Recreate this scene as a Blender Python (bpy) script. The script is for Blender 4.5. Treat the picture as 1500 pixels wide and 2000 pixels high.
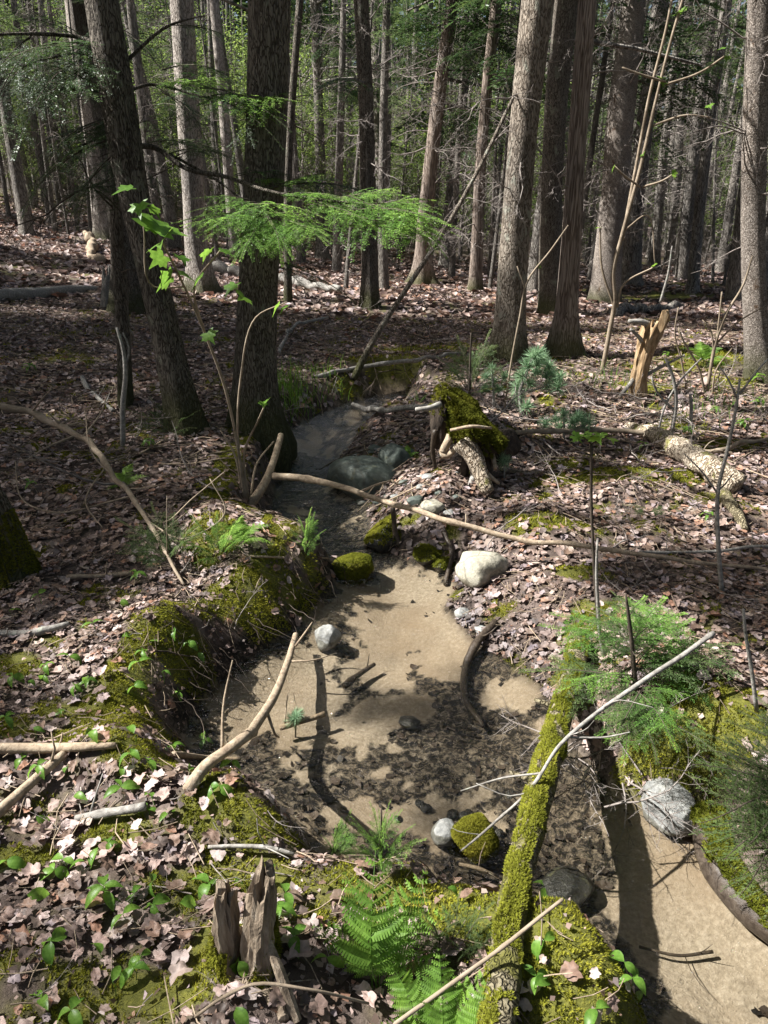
import bpy, math, random
import numpy as np
from mathutils import Matrix, Vector

for o in list(bpy.data.objects):
    bpy.data.objects.remove(o)
scene = bpy.context.scene
C = scene.collection
R = math.radians

# ------------------------------------------------------------------ camera
EYE = np.array([0.0, 0.0, 1.62]); PITCH = R(22.0); FOC = 1400.0
cam = bpy.data.cameras.new('camera'); camo = bpy.data.objects.new('camera', cam); C.objects.link(camo)
camo.location = EYE; camo.rotation_euler = (R(90) - PITCH, 0, 0)
cam.sensor_fit = 'VERTICAL'; cam.sensor_height = 36.0; cam.sensor_width = 27.0
cam.lens = 36.0 * FOC / 2000.0
cam.clip_start = 0.05; cam.clip_end = 600
scene.camera = camo

# ------------------------------------------------------------------ light
SUN = np.array([-0.66, 0.02, 0.75]); SUN = SUN / np.linalg.norm(SUN)
sun = bpy.data.lights.new('sun', 'SUN'); sun.energy = 5.0; sun.angle = R(0.53); sun.color = (1.0, 0.975, 0.94)
suno = bpy.data.objects.new('sun', sun); C.objects.link(suno)
suno.rotation_euler = Vector(SUN).to_track_quat('Z', 'Y').to_euler(); suno.location = (-8, 2, 14)
world = bpy.data.worlds.new('World'); scene.world = world; world.use_nodes = True
wn = world.node_tree; bg = wn.nodes['Background']
sky = wn.nodes.new('ShaderNodeTexSky'); sky.sky_type = 'NISHITA'; sky.sun_disc = False
sky.sun_elevation = math.asin(SUN[2]); sky.sun_rotation = math.atan2(SUN[0], SUN[1])
sky.air_density = 1.0; sky.dust_density = 5.0; sky.ozone_density = 1.0
wn.links.new(sky.outputs[0], bg.inputs[0]); bg.inputs[1].default_value = 0.05
scene.view_settings.view_transform = 'Standard'; scene.view_settings.look = 'None'
scene.view_settings.gamma = 1.0; scene.view_settings.use_curve_mapping = False
scene.view_settings.exposure = 1.55
cy = scene.cycles
cy.max_bounces = 6; cy.diffuse_bounces = 3; cy.glossy_bounces = 2; cy.transmission_bounces = 3; cy.transparent_max_bounces = 8
cy.use_denoising = True; cy.denoiser = 'OPENIMAGEDENOISE'; cy.caustics_reflective = False; cy.caustics_refractive = False
cy.sample_clamp_indirect = 4.0

# ------------------------------------------------------------------ maths
RNG = np.random.default_rng(7)
def _h3(ix, iy, iz, s):
    n = (ix * 374761393 + iy * 668265263 + iz * 2147483647 + s * 1274126177) & 0xffffffff
    n = ((n ^ (n >> 13)) * 1274126177) & 0xffffffff
    n = ((n ^ (n >> 15)) * 2246822519) & 0xffffffff
    return ((n ^ (n >> 16)) & 0xffffff) / 16777215.0
def vn3(x, y, z, s=0):
    x, y, z = np.broadcast_arrays(np.asarray(x, float), np.asarray(y, float), np.asarray(z, float))
    ix, iy, iz = np.floor(x).astype(np.int64), np.floor(y).astype(np.int64), np.floor(z).astype(np.int64)
    fx, fy, fz = x - ix, y - iy, z - iz
    fx, fy, fz = [f * f * (3 - 2 * f) for f in (fx, fy, fz)]
    v = 0
    for a in (0, 1):
        for b in (0, 1):
            for c in (0, 1):
                v = v + _h3(ix + a, iy + b, iz + c, s) * (fx if a else 1 - fx) * (fy if b else 1 - fy) * (fz if c else 1 - fz)
    return v * 2 - 1
def vn2(x, y, s=0):
    x, y = np.broadcast_arrays(np.asarray(x, float), np.asarray(y, float))
    ix, iy = np.floor(x).astype(np.int64), np.floor(y).astype(np.int64)
    fx, fy = x - ix, y - iy
    fx, fy = fx * fx * (3 - 2 * fx), fy * fy * (3 - 2 * fy)
    z = np.zeros_like(ix)
    v = _h3(ix, iy, z, s) * (1 - fx) * (1 - fy) + _h3(ix + 1, iy, z, s) * fx * (1 - fy) + _h3(ix, iy + 1, z, s) * (1 - fx) * fy + _h3(ix + 1, iy + 1, z, s) * fx * fy
    return v * 2 - 1
def fbm2(x, y, s=0, o=3):
    v, a = 0, 1.0
    for k in range(o):
        v = v + a * vn2(x * 2 ** k, y * 2 ** k, s + k); a *= 0.5
    return v
def sstep(a, b, x):
    t = np.clip((x - a) / (b - a), 0, 1); return t * t * (3 - 2 * t)
def unit(v):
    v = np.asarray(v, float); return v / (np.linalg.norm(v, axis=-1, keepdims=True) + 1e-12)

# ------------------------------------------------------------------ survey: where a sighting from the camera meets the place
FWD = np.array([0, math.cos(PITCH), -math.sin(PITCH)]); UPV = np.array([0, math.sin(PITCH), math.cos(PITCH)]); RGT = np.array([1.0, 0, 0])
def ray(px, py):
    return FWD + RGT * (px - 750) / FOC - UPV * (py - 1000) / FOC
def at_z(px, py, z):
    d = ray(px, py); t = (z - EYE[2]) / d[2]; return EYE + d * t
def at_y(px, py, y):
    d = ray(px, py); return EYE + d * (y / d[1])
def project(P):
    P = np.atleast_2d(P) - EYE; w = P @ FWD
    w = np.where(np.abs(w) < 1e-6, 1e-6, w)
    return 750 + FOC * (P @ RGT) / w, 1000 - FOC * (P @ UPV) / w, w
_T = np.geomspace(0.9, 130, 420)
def at(px, py, lift=0.0):
    d = ray(px, py); P = EYE + d[None] * _T[:, None]
    f = P[:, 2] - (H(P[:, 0], P[:, 1]) + lift)
    i = np.argmax(f < 0)
    if not (f < 0).any(): return P[-1]
    lo, hi = _T[max(i - 1, 0)], _T[i]
    ts = np.linspace(lo, hi, 30); P = EYE + d[None] * ts[:, None]
    f = P[:, 2] - (H(P[:, 0], P[:, 1]) + lift); j = np.argmax(f < 0)
    return P[j]
def slant(P):
    return float((np.asarray(P) - EYE) @ FWD)

# ------------------------------------------------------------------ ground form
WATER = -0.28
_edge = [(745,768,.3),(690,785,.3),(640,802,.3),(590,825,.3),(555,850,.3),(545,880,.25),(542,930,.2),(520,965,.2),(505,985,.2),(535,1000,.25),(590,1015,.2),(630,1050,.15),(655,1085,.27),
 (660,1120,.27),(650,1155,.27),(625,1190,.28),(570,1238,.29),(505,1275,.28),(450,1310,.29),(405,1365,.29),(370,1415,.29),(360,1450,.25),(420,1480,.35),(500,1495,.35),(560,1535,.25),(605,1600,.2),
 (640,1645,.2),(720,1655,.2),(820,1650,.2),(900,1690,.2),(960,1715,.2),(1040,1730,.2),(1075,1790,.15),(1150,1810,.15),(1200,1870,.15),(1260,1950,.15),(1300,2010,.15),(1330,2120,.2),
 (1700,2250,.2),(1850,2000,.2),(1620,1890,.2),(1500,1800,.15),(1440,1745,.15),(1405,1680,.15),(1385,1620,.2),(1330,1600,.3),(1270,1585,.35),(1200,1560,.3),(1165,1500,.3),(1120,1465,.3),(1070,1440,.3),
 (1085,1390,.4),(1050,1340,.6),(990,1300,.9),(930,1260,1.0),(890,1215,1.0),(865,1180,1.0),(890,1140,.8),(860,1105,.7),(800,1095,.6),(735,1070,.5),(718,1040,.5),(715,990,.6),(700,960,.7),(660,940,.7),
 (655,905,.6),(680,875,.5),(690,850,.5),(720,825,.4),(780,805,.4),(800,785,.4),(790,768,.3)]
def _ez(a, b):
    # where the nearer bank hides the waterline, the sighting is of the top of that bank
    i = [e[:2] for e in _edge].index((a, b)); return -.06 if 7 <= i <= 11 else (-.15 if 22 <= i <= 37 else WATER)
_E = np.array([at_z(a, b, _ez(a, b))[:2] for a, b, c in _edge]); _EB = np.array([c for a, b, c in _edge])
_bb0, _bb1 = _E.min(0) - 1.3, _E.max(0) + 1.3
def stream_dist(x, y):
    """signed distance to the water's edge (positive in the water) and the width of the bank there"""
    x = np.asarray(x, float).ravel(); y = np.asarray(y, float).ravel()
    d = np.full(x.shape, -9.0); bw = np.full(x.shape, 0.3)
    m = (x > _bb0[0]) & (x < _bb1[0]) & (y > _bb0[1]) & (y < _bb1[1])
    if m.any():
        P = np.stack([x[m], y[m]], 1); best = np.full(len(P), 1e9); b = np.full(len(P), .3); ins = np.zeros(len(P), bool)
        n = len(_E)
        for i in range(n):
            A, B = _E[i], _E[(i + 1) % n]; AB = B - A
            t = np.clip(((P - A) @ AB) / (AB @ AB), 0, 1)
            q = np.hypot(P[:, 0] - A[0] - t * AB[0], P[:, 1] - A[1] - t * AB[1])
            k = q < best; best = np.where(k, q, best); b = np.where(k, _EB[i] * (1 - t) + _EB[(i + 1) % n] * t, b)
            cr = ((A[1] > P[:, 1]) != (B[1] > P[:, 1])) & (P[:, 0] < (B[0] - A[0]) * (P[:, 1] - A[1]) / (B[1] - A[1] + 1e-12) + A[0])
            ins ^= cr
        d[m] = np.where(ins, best, -best); bw[m] = b
    return d, bw
_mounds = []
def H(x, y):
    shp = np.shape(x); x = np.asarray(x, float).ravel(); y = np.asarray(y, float).ravel()
    u = -x * 0.8 + 0.35 * (y - 6) - 3
    hill = 0.11 * (np.log1p(np.exp(-np.abs(u))) + np.maximum(u, 0)) + .075 * np.maximum(u - 5, 0) ** 2 / (np.maximum(u - 5, 0) + 3)
    base = 0.0 + hill + 0.05 * vn2(x * .8, y * .8, 3) + 0.03 * vn2(x * 2.1, y * 2.1, 5) + 0.012 * vn2(x * 6, y * 6, 6) + 0.22 * vn2(x * .13 + 5, y * .13, 9) * sstep(6, 16, y)
    base = base - 0.08 * sstep(0.3, 1.2, x) * sstep(2.2, 3.0, y) * (1 - sstep(5, 8, y))
    base = base - .07 * np.exp(-(((x + .75) / .8) ** 2 + ((y - 3.1) / .9) ** 2)) + .035 * vn2(x * 4.3, y * 4.3, 8) * (y < 8)
    for (mx, my, rx, ry, hh) in _mounds:
        base = base + hh * np.exp(-(((x - mx) / rx) ** 2 + ((y - my) / ry) ** 2) ** 1.5)
    d, bw = stream_dist(x, y)
    t = np.clip((-d) / bw, 0, 1)
    s = 1 - (1 - t) ** 1.75
    out = WATER - 0.02 + (np.maximum(base, WATER + .04) - WATER + 0.02) * s
    dd = np.maximum(d, 0)
    inn = WATER - 0.02 - 0.10 * (1 - np.exp(-dd / .22)) + 0.012 * vn2(x * 5, y * 5, 21) + 0.006 * vn2(x * 14, y * 14, 22)
    return np.where(d > 0, inn, out).reshape(shp)
def _m(px, py, rx, ry, hh):
    P = at_z(px, py, 0.0); _mounds.append((P[0], P[1], rx, ry, hh))
for a in [(430,1060,.35,.3,.10),(330,1215,.22,.16,.08),(270,1470,.22,.16,.09),(480,1560,.26,.16,.07),(1140,1830,.22,.2,.06),(620,1060,.2,.2,.05),(1400,1420,.5,.35,.16),(1120,1110,.25,.2,.06),(1070,1020,.3,.25,.05),
          (760,720,.6,.4,.12),(1370,700,.8,.7,.15),(1180,930,.6,.35,.06),(470,1880,.2,.2,.05),(950,850,.4,.3,.16)]:
    _m(*a)
# ------------------------------------------------------------------ mesh tools
class G:
    """collects vertices, faces, material slots and vertex tints; build() links them as ONE mesh object"""
    def __init__(s): s.V = []; s.F = []; s.M = []; s.K = []; s.n = 0
    def add(s, V, F, mat=0, col=None):
        V = np.asarray(V, float).reshape(-1, 3); F = np.asarray(F, np.int64)
        s.V.append(V); s.F.append(F + s.n); s.M.append(np.full(len(F), mat, np.int32)); s.n += len(V)
        if col is None: col = np.ones((len(V), 3))
        col = np.asarray(col, float)
        if col.ndim == 1: col = np.repeat(col[None], len(V), 0)
        s.K.append(col)
        return s
    def mesh(s, name, mats, smooth=True):
        me = bpy.data.meshes.new(name)
        V = np.concatenate(s.V); me.vertices.add(len(V)); me.vertices.foreach_set('co', V.astype(np.float32).ravel())
        L = np.concatenate([f.ravel() for f in s.F]); tot = np.concatenate([np.full(len(f), f.shape[1]) for f in s.F])
        me.loops.add(len(L)); me.loops.foreach_set('vertex_index', L.astype(np.int32))
        st = np.concatenate([[0], np.cumsum(tot)[:-1]])
        me.polygons.add(len(tot)); me.polygons.foreach_set('loop_start', st.astype(np.int32))
        me.polygons.foreach_set('material_index', np.concatenate(s.M))
        me.polygons.foreach_set('use_smooth', np.full(len(tot), smooth))
        K = np.concatenate(s.K); at_ = me.color_attributes.new('tint', 'FLOAT_COLOR', 'POINT')
        at_.data.foreach_set('color', np.concatenate([K, np.ones((len(K), 1))], 1).astype(np.float32).ravel())
        for m in (mats if isinstance(mats, (list, tuple)) else [mats]): me.materials.append(m)
        me.update(calc_edges=True); me.validate()
        return me
    def build(s, name, mats, parent=None, smooth=True, loc=None):
        if loc is not None:
            s.V = [v - np.asarray(loc) for v in s.V]
        return link(name, s.mesh(name, mats, smooth), parent, loc)
def link(name, me, parent=None, loc=None):
    o = bpy.data.objects.new(name, me); C.objects.link(o)
    if loc is not None: o.location = loc
    if parent is not None: o.parent = parent
    return o
def tag(o, label=None, cat=None, group=None, kind=None):
    if label: o['label'] = label
    if cat: o['category'] = cat
    if group: o['group'] = group
    if kind: o['kind'] = kind
    return o
def thing(name, loc, label, cat, group=None):
    o = bpy.data.objects.new(name, None); C.objects.link(o); o.location = loc; o.empty_display_size = .1
    return tag(o, label, cat, group)

def resample(P, R_, step):
    P = np.asarray(P, float); R_ = np.asarray(R_, float)
    s = np.concatenate([[0], np.cumsum(np.linalg.norm(np.diff(P, axis=0), axis=1))])
    n = max(3, int(s[-1] / step) + 1); q = np.linspace(0, s[-1], n)
    # smooth (Catmull-Rom like) through cubic Hermite with finite differences
    T = np.gradient(P, s, axis=0) if len(P) > 2 else np.repeat((P[1:] - P[:1]) / s[-1], 2, 0)
    i = np.clip(np.searchsorted(s, q, side='right') - 1, 0, len(P) - 2); h = (s[i + 1] - s[i])[:, None]; t = ((q - s[i])[:, None]) / h
    Q = (2*t**3-3*t**2+1)*P[i] + (t**3-2*t**2+t)*h*T[i] + (-2*t**3+3*t**2)*P[i+1] + (t**3-t**2)*h*T[i+1]
    return Q, np.interp(q, s, R_), q
def tube(P, R_, k=6, rough=0.0, seed=0, cap=True, fz=4.0, fr=1.6, up=None):
    """swept round section; rough = relief of the skin as a share of the radius"""
    P = np.asarray(P, float); R_ = np.broadcast_to(np.asarray(R_, float), (len(P),)); n = len(P)
    T = unit(np.gradient(P, axis=0)); ref = np.array([0.0, 0, 1]) if np.abs(T[:, 2]).mean() < .8 else np.array([0, 1.0, 0])
    A = unit(np.cross(T, ref)); B = np.cross(T, A)
    th = np.linspace(0, 2 * np.pi, k, endpoint=False); c, s_ = np.cos(th), np.sin(th)
    r = R_[:, None] * np.ones(k)
    if rough:
        sl = np.concatenate([[0], np.cumsum(np.linalg.norm(np.diff(P, axis=0), axis=1))])[:, None]
        r = r * (1 + rough * vn3(c[None] * fr, s_[None] * fr, sl * fz, seed) + rough * .6 * vn3(c[None] * fr * 3, s_[None] * fr * 3, sl * fz * 2.3, seed + 1))
    V = P[:, None] + A[:, None] * (r * c)[..., None] + B[:, None] * (r * s_)[..., None]
    i, j = np.meshgrid(np.arange(n - 1), np.arange(k), indexing='ij'); j2 = (j + 1) % k
    F = np.stack([i * k + j, i * k + j2, (i + 1) * k + j2, (i + 1) * k + j], -1).reshape(-1, 4)
    V = V.reshape(-1, 3)
    if cap:
        V = np.concatenate([V, P[:1] - T[:1] * R_[0] * .25, P[-1:] + T[-1:] * R_[-1] * .25]); a, b = n * k, n * k + 1
        jj = np.arange(k); j2 = (jj + 1) % k
        F2 = np.concatenate([np.stack([j2, jj, np.full(k, a)], 1), np.stack([(n - 1) * k + jj, (n - 1) * k + j2, np.full(k, b)], 1)])
        return V, F, F2
    return V, F, None
def add_tube(g, P, R_, mat=0, col=None, **kw):
    V, F, F2 = tube(P, R_, **kw)
    base = g.n; g.add(V, F, mat, col)
    if F2 is not None:
        g.F.append(F2 + base); g.M.append(np.full(len(F2), mat, np.int32))
    return g

# ------------------------------------------------------------------ materials
def nodes(name):
    m = bpy.data.materials.new(name); m.use_nodes = True; nt = m.node_tree
    for n in list(nt.nodes): nt.nodes.remove(n)
    out = nt.nodes.new('ShaderNodeOutputMaterial')
    return m, nt, out
def N(nt, t, **kw):
    n = nt.nodes.new(t)
    for k, v in kw.items():
        if k.startswith('i_'):
            key = k[2:]; n.inputs[int(key) if key.isdigit() else key.replace('_', ' ')].default_value = v
        else: setattr(n, k, v)
    return n
def ramp(nt, fac, stops):
    n = nt.nodes.new('ShaderNodeValToRGB'); e = n.color_ramp.elements
    while len(e) < len(stops): e.new(0.5)
    for el, (p, c) in zip(e, stops): el.position = p; el.color = (*c, 1) if len(c) == 3 else c
    nt.links.new(fac, n.inputs[0]); return n.outputs[0]
def mixc(nt, fac, a, b, mode='MIX'):
    n = nt.nodes.new('ShaderNodeMix'); n.data_type = 'RGBA'; n.blend_type = mode
    for i, v in ((0, fac), (6, a), (7, b)):
        if hasattr(v, 'is_linked') or isinstance(v, bpy.types.NodeSocket): nt.links.new(v, n.inputs[i])
        else: n.inputs[i].default_value = v if i == 0 else (*v, 1)
    return n.outputs[2]
def coords(nt, scale, kind='Object'):
    tc = N(nt, 'ShaderNodeTexCoord'); mp = N(nt, 'ShaderNodeMapping'); mp.inputs['Scale'].default_value = scale
    nt.links.new(tc.outputs[kind], mp.inputs[0]); return mp.outputs[0]
def noise(nt, vec, scale, detail=4, rough=.6, dist=0):
    n = N(nt, 'ShaderNodeTexNoise'); n.inputs['Scale'].default_value = scale; n.inputs['Detail'].default_value = detail
    n.inputs['Roughness'].default_value = rough; n.inputs['Distortion'].default_value = dist; nt.links.new(vec, n.inputs['Vector']); return n.outputs['Fac']
def finish(nt, out, col, rough=.85, bump=None, bs=.5, bd=.01, spec=.2):
    p = N(nt, 'ShaderNodeBsdfPrincipled'); p.inputs['Specular IOR Level'].default_value = spec
    if isinstance(rough, float): p.inputs['Roughness'].default_value = rough
    else: nt.links.new(rough, p.inputs['Roughness'])
    nt.links.new(col, p.inputs['Base Color'])
    if bump is not None:
        b = N(nt, 'ShaderNodeBump'); b.inputs['Strength'].default_value = bs; b.inputs['Distance'].default_value = bd
        nt.links.new(bump, b.inputs['Height']); nt.links.new(b.outputs[0], p.inputs['Normal'])
    nt.links.new(p.outputs[0], out.inputs[0]); return p
def bark(name, dark, mid, light, stretch=.18, scale=14, lichen=None, lich_amt=.62, moss_h=0.0, ridge=.02):
    m, nt, out = nodes(name)
    v = coords(nt, (1, 1, stretch)); a = noise(nt, v, scale, 6, .65, .6)
    vo = N(nt, 'ShaderNodeTexVoronoi', feature='DISTANCE_TO_EDGE'); vo.inputs['Scale'].default_value = scale * 1.3
    nz = N(nt, 'ShaderNodeTexNoise'); nz.inputs['Scale'].default_value = scale * .8; nt.links.new(v, nz.inputs['Vector'])
    ad = N(nt, 'ShaderNodeVectorMath', operation='MULTIPLY_ADD'); ad.inputs[1].default_value = (.12, .12, .12); nt.links.new(nz.outputs['Color'], ad.inputs[0]); nt.links.new(v, ad.inputs[2])
    nt.links.new(ad.outputs[0], vo.inputs['Vector'])
    cr = N(nt, 'ShaderNodeMath', operation='MULTIPLY', use_clamp=True); cr.inputs[1].default_value = 6.0; nt.links.new(vo.outputs['Distance'], cr.inputs[0])
    hgt = N(nt, 'ShaderNodeMath', operation='MULTIPLY_ADD'); nt.links.new(cr.outputs[0], hgt.inputs[0]); hgt.inputs[1].default_value = .55; nt.links.new(a, hgt.inputs[2])
    c = ramp(nt, hgt.outputs[0], [(.35, dark), (.75, mid), (1.0, light)])
    if lichen:
        v2 = coords(nt, (1, 1, .6)); l = noise(nt, v2, 5.5, 5, .7, .3)
        lf = ramp(nt, l, [(lich_amt, (0, 0, 0)), (lich_amt + .06, (1, 1, 1))])
        c = mixc(nt, lf, c, lichen)
    big = noise(nt, coords(nt, (1, 1, .5)), 1.3, 3, .5)
    c = mixc(nt, 1.0, c, ramp(nt, big, [(.3, (.7, .7, .7)), (.7, (1.2, 1.17, 1.12))]), 'MULTIPLY')
    if moss_h:
        tc = N(nt, 'ShaderNodeTexCoord'); sx = N(nt, 'ShaderNodeSeparateXYZ'); nt.links.new(tc.outputs['Object'], sx.inputs[0])
        mm = N(nt, 'ShaderNodeMath', operation='MULTIPLY_ADD'); nt.links.new(noise(nt, tc.outputs['Object'], 7, 5, .7), mm.inputs[0]); mm.inputs[1].default_value = -moss_h * 2.2; nt.links.new(sx.outputs['Z'], mm.inputs[2])
        mf = ramp(nt, mm.outputs[0], [(0.0, (.8, .8, .8)), (.30, (0, 0, 0))])
        c = mixc(nt, mf, c, (.055, .06, .018))
    finish(nt, out, c, .9, hgt.outputs[0], .9, ridge); return m
def foliage(name, cols, trans=.45, rough=.45, spec=.25, tint=True, vein=False):
    """leaf tissue: reflects on one side and lets light through to the other"""
    m, nt, out = nodes(name)
    oi = N(nt, 'ShaderNodeObjectInfo'); tc = N(nt, 'ShaderNodeTexCoord')
    f = noise(nt, tc.outputs['Object'], 6, 2, .5)
    c = ramp(nt, f, [(.3, cols[0]), (.5, cols[1]), (.72, cols[2])])
    c = mixc(nt, 1.0, c, ramp(nt, oi.outputs['Random'], [(0, (.75, .8, .75)), (1, (1.2, 1.15, 1.1))]), 'MULTIPLY')
    if tint:
        at_ = N(nt, 'ShaderNodeAttribute', attribute_name='tint'); c = mixc(nt, 1.0, c, at_.outputs['Color'], 'MULTIPLY')
    p = N(nt, 'ShaderNodeBsdfPrincipled'); nt.links.new(c, p.inputs['Base Color']); p.inputs['Roughness'].default_value = rough; p.inputs['Specular IOR Level'].default_value = spec
    t = N(nt, 'ShaderNodeBsdfTranslucent'); hs = N(nt, 'ShaderNodeHueSaturation'); hs.inputs['Saturation'].default_value = 1.0; hs.inputs['Value'].default_value = 1.5; hs.inputs['Hue'].default_value = .485
    nt.links.new(c, hs.inputs['Color']); nt.links.new(hs.outputs[0], t.inputs[0])
    mx = N(nt, 'ShaderNodeMixShader'); mx.inputs[0].default_value = trans
    nt.links.new(p.outputs[0], mx.inputs[1]); nt.links.new(t.outputs[0], mx.inputs[2]); nt.links.new(mx.outputs[0], out.inputs[0]); return m
def wood(name, cols, stretch=(1, 1, 1), scale=20, lichen=None, la=.6, rough=.85, bd=.006):
    m, nt, out = nodes(name)
    v = coords(nt, stretch); a = noise(nt, v, scale, 6, .7, .5)
    c = ramp(nt, a, [(.3, cols[0]), (.52, cols[1]), (.75, cols[2])])
    if lichen:
        l = noise(nt, coords(nt, (1, 1, 1)), 16, 5, .7); lf = ramp(nt, l, [(la, (0, 0, 0)), (la + .07, (1, 1, 1))]); c = mixc(nt, lf, c, lichen)
    at_ = N(nt, 'ShaderNodeAttribute', attribute_name='tint'); c = mixc(nt, 1.0, c, at_.outputs['Color'], 'MULTIPLY')
    finish(nt, out, c, rough, a, .8, bd); return m

M = {}
M['bark_dark'] = bark('bark_dark', (.03, .025, .02), (.105, .088, .072), (.20, .178, .15), .20, 34, (.24, .245, .19), .60, .16, .03)
M['bark_grey'] = bark('bark_grey', (.09, .075, .065), (.26, .23, .205), (.42, .385, .35), .25, 22, (.36, .36, .31), .66, .12, .018)
M['bark_brown'] = bark('bark_brown', (.045, .036, .028), (.15, .123, .096), (.28, .245, .205), .30, 24, (.30, .30, .25), .57, .12, .02)
M['bark_cedar'] = bark('bark_cedar', (.06, .045, .037), (.18, .14, .115), (.31, .26, .225), .05, 24, (.3, .29, .26), .75, .12, .018)
M['bark_scaly'] = bark('bark_scaly', (.07, .055, .045), (.20, .17, .145), (.36, .32, .285), .65, 34, (.13, .085, .055), .62, .10, .018)
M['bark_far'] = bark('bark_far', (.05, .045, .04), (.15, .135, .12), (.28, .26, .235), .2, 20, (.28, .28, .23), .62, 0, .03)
M['twig_dead'] = wood('twig_dead', [(.10, .085, .075), (.23, .20, .18), (.36, .33, .30)], (1, 1, 1), 9, (.3, .32, .27), .66)
M['twig_dark'] = wood('twig_dark', [(.03, .024, .018), (.07, .055, .042), (.13, .105, .085)], (1, 1, 1), 9)
M['twig_pale'] = wood('twig_pale', [(.13, .10, .07), (.25, .20, .145), (.36, .30, .235)], (1, 1, 1), 9)
M['stick'] = wood('stick', [(.14, .10, .07), (.30, .235, .165), (.46, .38, .28)], (3, 3, 3), 14, (.42, .41, .34), .64)
M['stick_grey'] = wood('stick_grey', [(.11, .10, .09), (.25, .235, .21), (.42, .40, .37)], (3, 3, 3), 12, (.34, .36, .30), .6)
M['stick_wet'] = wood('stick_wet', [(.022, .016, .012), (.05, .038, .028), (.10, .08, .06)], (3, 3, 3), 12, rough=.4)
M['rotten'] = wood('rotten', [(.055, .042, .03), (.23, .18, .13), (.47, .40, .31)], (1, 1, .12), 42, (.20, .23, .17), .64, bd=.012)
M['rotten_orange'] = wood('rotten_orange', [(.11, .07, .035), (.33, .225, .125), (.52, .41, .27)], (1, 1, .2), 30, (.38, .33, .26), .62, bd=.012)
M['log_moss'] = bark('log_moss', (.04, .033, .02), (.125, .105, .06), (.25, .22, .145), .55, 30, (.15, .145, .04), .50, 0, .02)
M['log_pale'] = bark('log_pale', (.06, .045, .03), (.23, .18, .13), (.44, .38, .30), .6, 24, (.20, .19, .07), .57, 0, .022)
M['litter'] = foliage('dead_leaf', [(.75, .75, .75), (1, 1, 1), (1.2, 1.2, 1.2)], .12, .6, .35)
M['needle'] = foliage('conifer_needle', [(.022, .055, .022), (.04, .085, .03), (.065, .115, .035)], .35, .45, .3)
M['needle_far'] = foliage('far_conifer_needle', [(.05, .09, .04), (.085, .135, .055), (.13, .185, .07)], .45, .5, .2)  # needle green lightened in place of sunlight on the wood behind
M['needle_new_lit'] = foliage('new_lit_conifer_needle', [(.09, .19, .05), (.14, .275, .065), (.205, .36, .085)], .5, .45, .3)  # brighter copy of the needle green for sunlit boughs, and for new growth
M['needle_blue'] = foliage('pine_needle', [(.13, .23, .14), (.21, .33, .20), (.29, .42, .27)], .35, .4, .3)
M['leaf'] = foliage('green_leaf', [(.075, .17, .026), (.12, .24, .036), (.165, .31, .055)], .5, .4, .35)
M['leaf_far'] = foliage('far_green_leaf', [(.08, .14, .04), (.13, .20, .05), (.19, .27, .07)], .5, .5, .2)
M['fern'] = foliage('fern_green', [(.10, .19, .035), (.145, .265, .045), (.20, .34, .06)], .5, .5, .2)
M['moss'] = foliage('moss', [(.12, .13, .016), (.19, .195, .026), (.27, .26, .04)], .25, .8, .05)

def m_rock(name, cols, sc=9, wet=.75):
    m, nt, out = nodes(name); v = coords(nt, (1, 1, 1))
    a = noise(nt, v, sc, 8, .65); b = noise(nt, v, sc * 6, 5, .7)
    c = ramp(nt, a, [(.32, cols[0]), (.5, cols[1]), (.7, cols[2])])
    c = mixc(nt, .35, c, ramp(nt, b, [(.4, (.05, .05, .045)), (.62, (.5, .48, .44))]), 'OVERLAY')
    vo = N(nt, 'ShaderNodeTexVoronoi', feature='DISTANCE_TO_EDGE'); vo.inputs['Scale'].default_value = sc * .55; nt.links.new(v, vo.inputs['Vector'])
    c = mixc(nt, ramp(nt, vo.outputs['Distance'], [(.0, (.55, .55, .55)), (.025, (0, 0, 0))]), c, (.05, .045, .035))
    li = noise(nt, v, sc * 2.3, 6, .75, .4); c = mixc(nt, ramp(nt, li, [(.58, (0, 0, 0)), (.66, (.7, .7, .7))]), c, (.13, .13, .07))
    tc2 = N(nt, 'ShaderNodeTexCoord'); sx2 = N(nt, 'ShaderNodeSeparateXYZ'); nt.links.new(tc2.outputs['Generated'], sx2.inputs[0])
    mw = N(nt, 'ShaderNodeMath', operation='MULTIPLY_ADD'); nt.links.new(a, mw.inputs[0]); mw.inputs[1].default_value = .35; nt.links.new(sx2.outputs['Z'], mw.inputs[2])
    c = mixc(nt, ramp(nt, mw.outputs[0], [(.40, (.75, .75, .75)), (.55, (0, 0, 0))]), c, (.09, .07, .045))       # silt-stained foot
    finish(nt, out, c, wet, b, .8, .008, .3); return m
M['rock_pale'] = m_rock('rock_pale', [(.20, .185, .14), (.36, .34, .275), (.48, .46, .385)])
M['rock_grey'] = m_rock('rock_grey', [(.15, .155, .15), (.28, .285, .275), (.40, .40, .385)])
M['rock_green'] = m_rock('rock_green', [(.05, .062, .055), (.095, .115, .10), (.15, .17, .15)], 5, .6)
M['rock_dark'] = m_rock('rock_dark', [(.012, .012, .011), (.03, .03, .027), (.06, .06, .055)], 8, .3)
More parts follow.
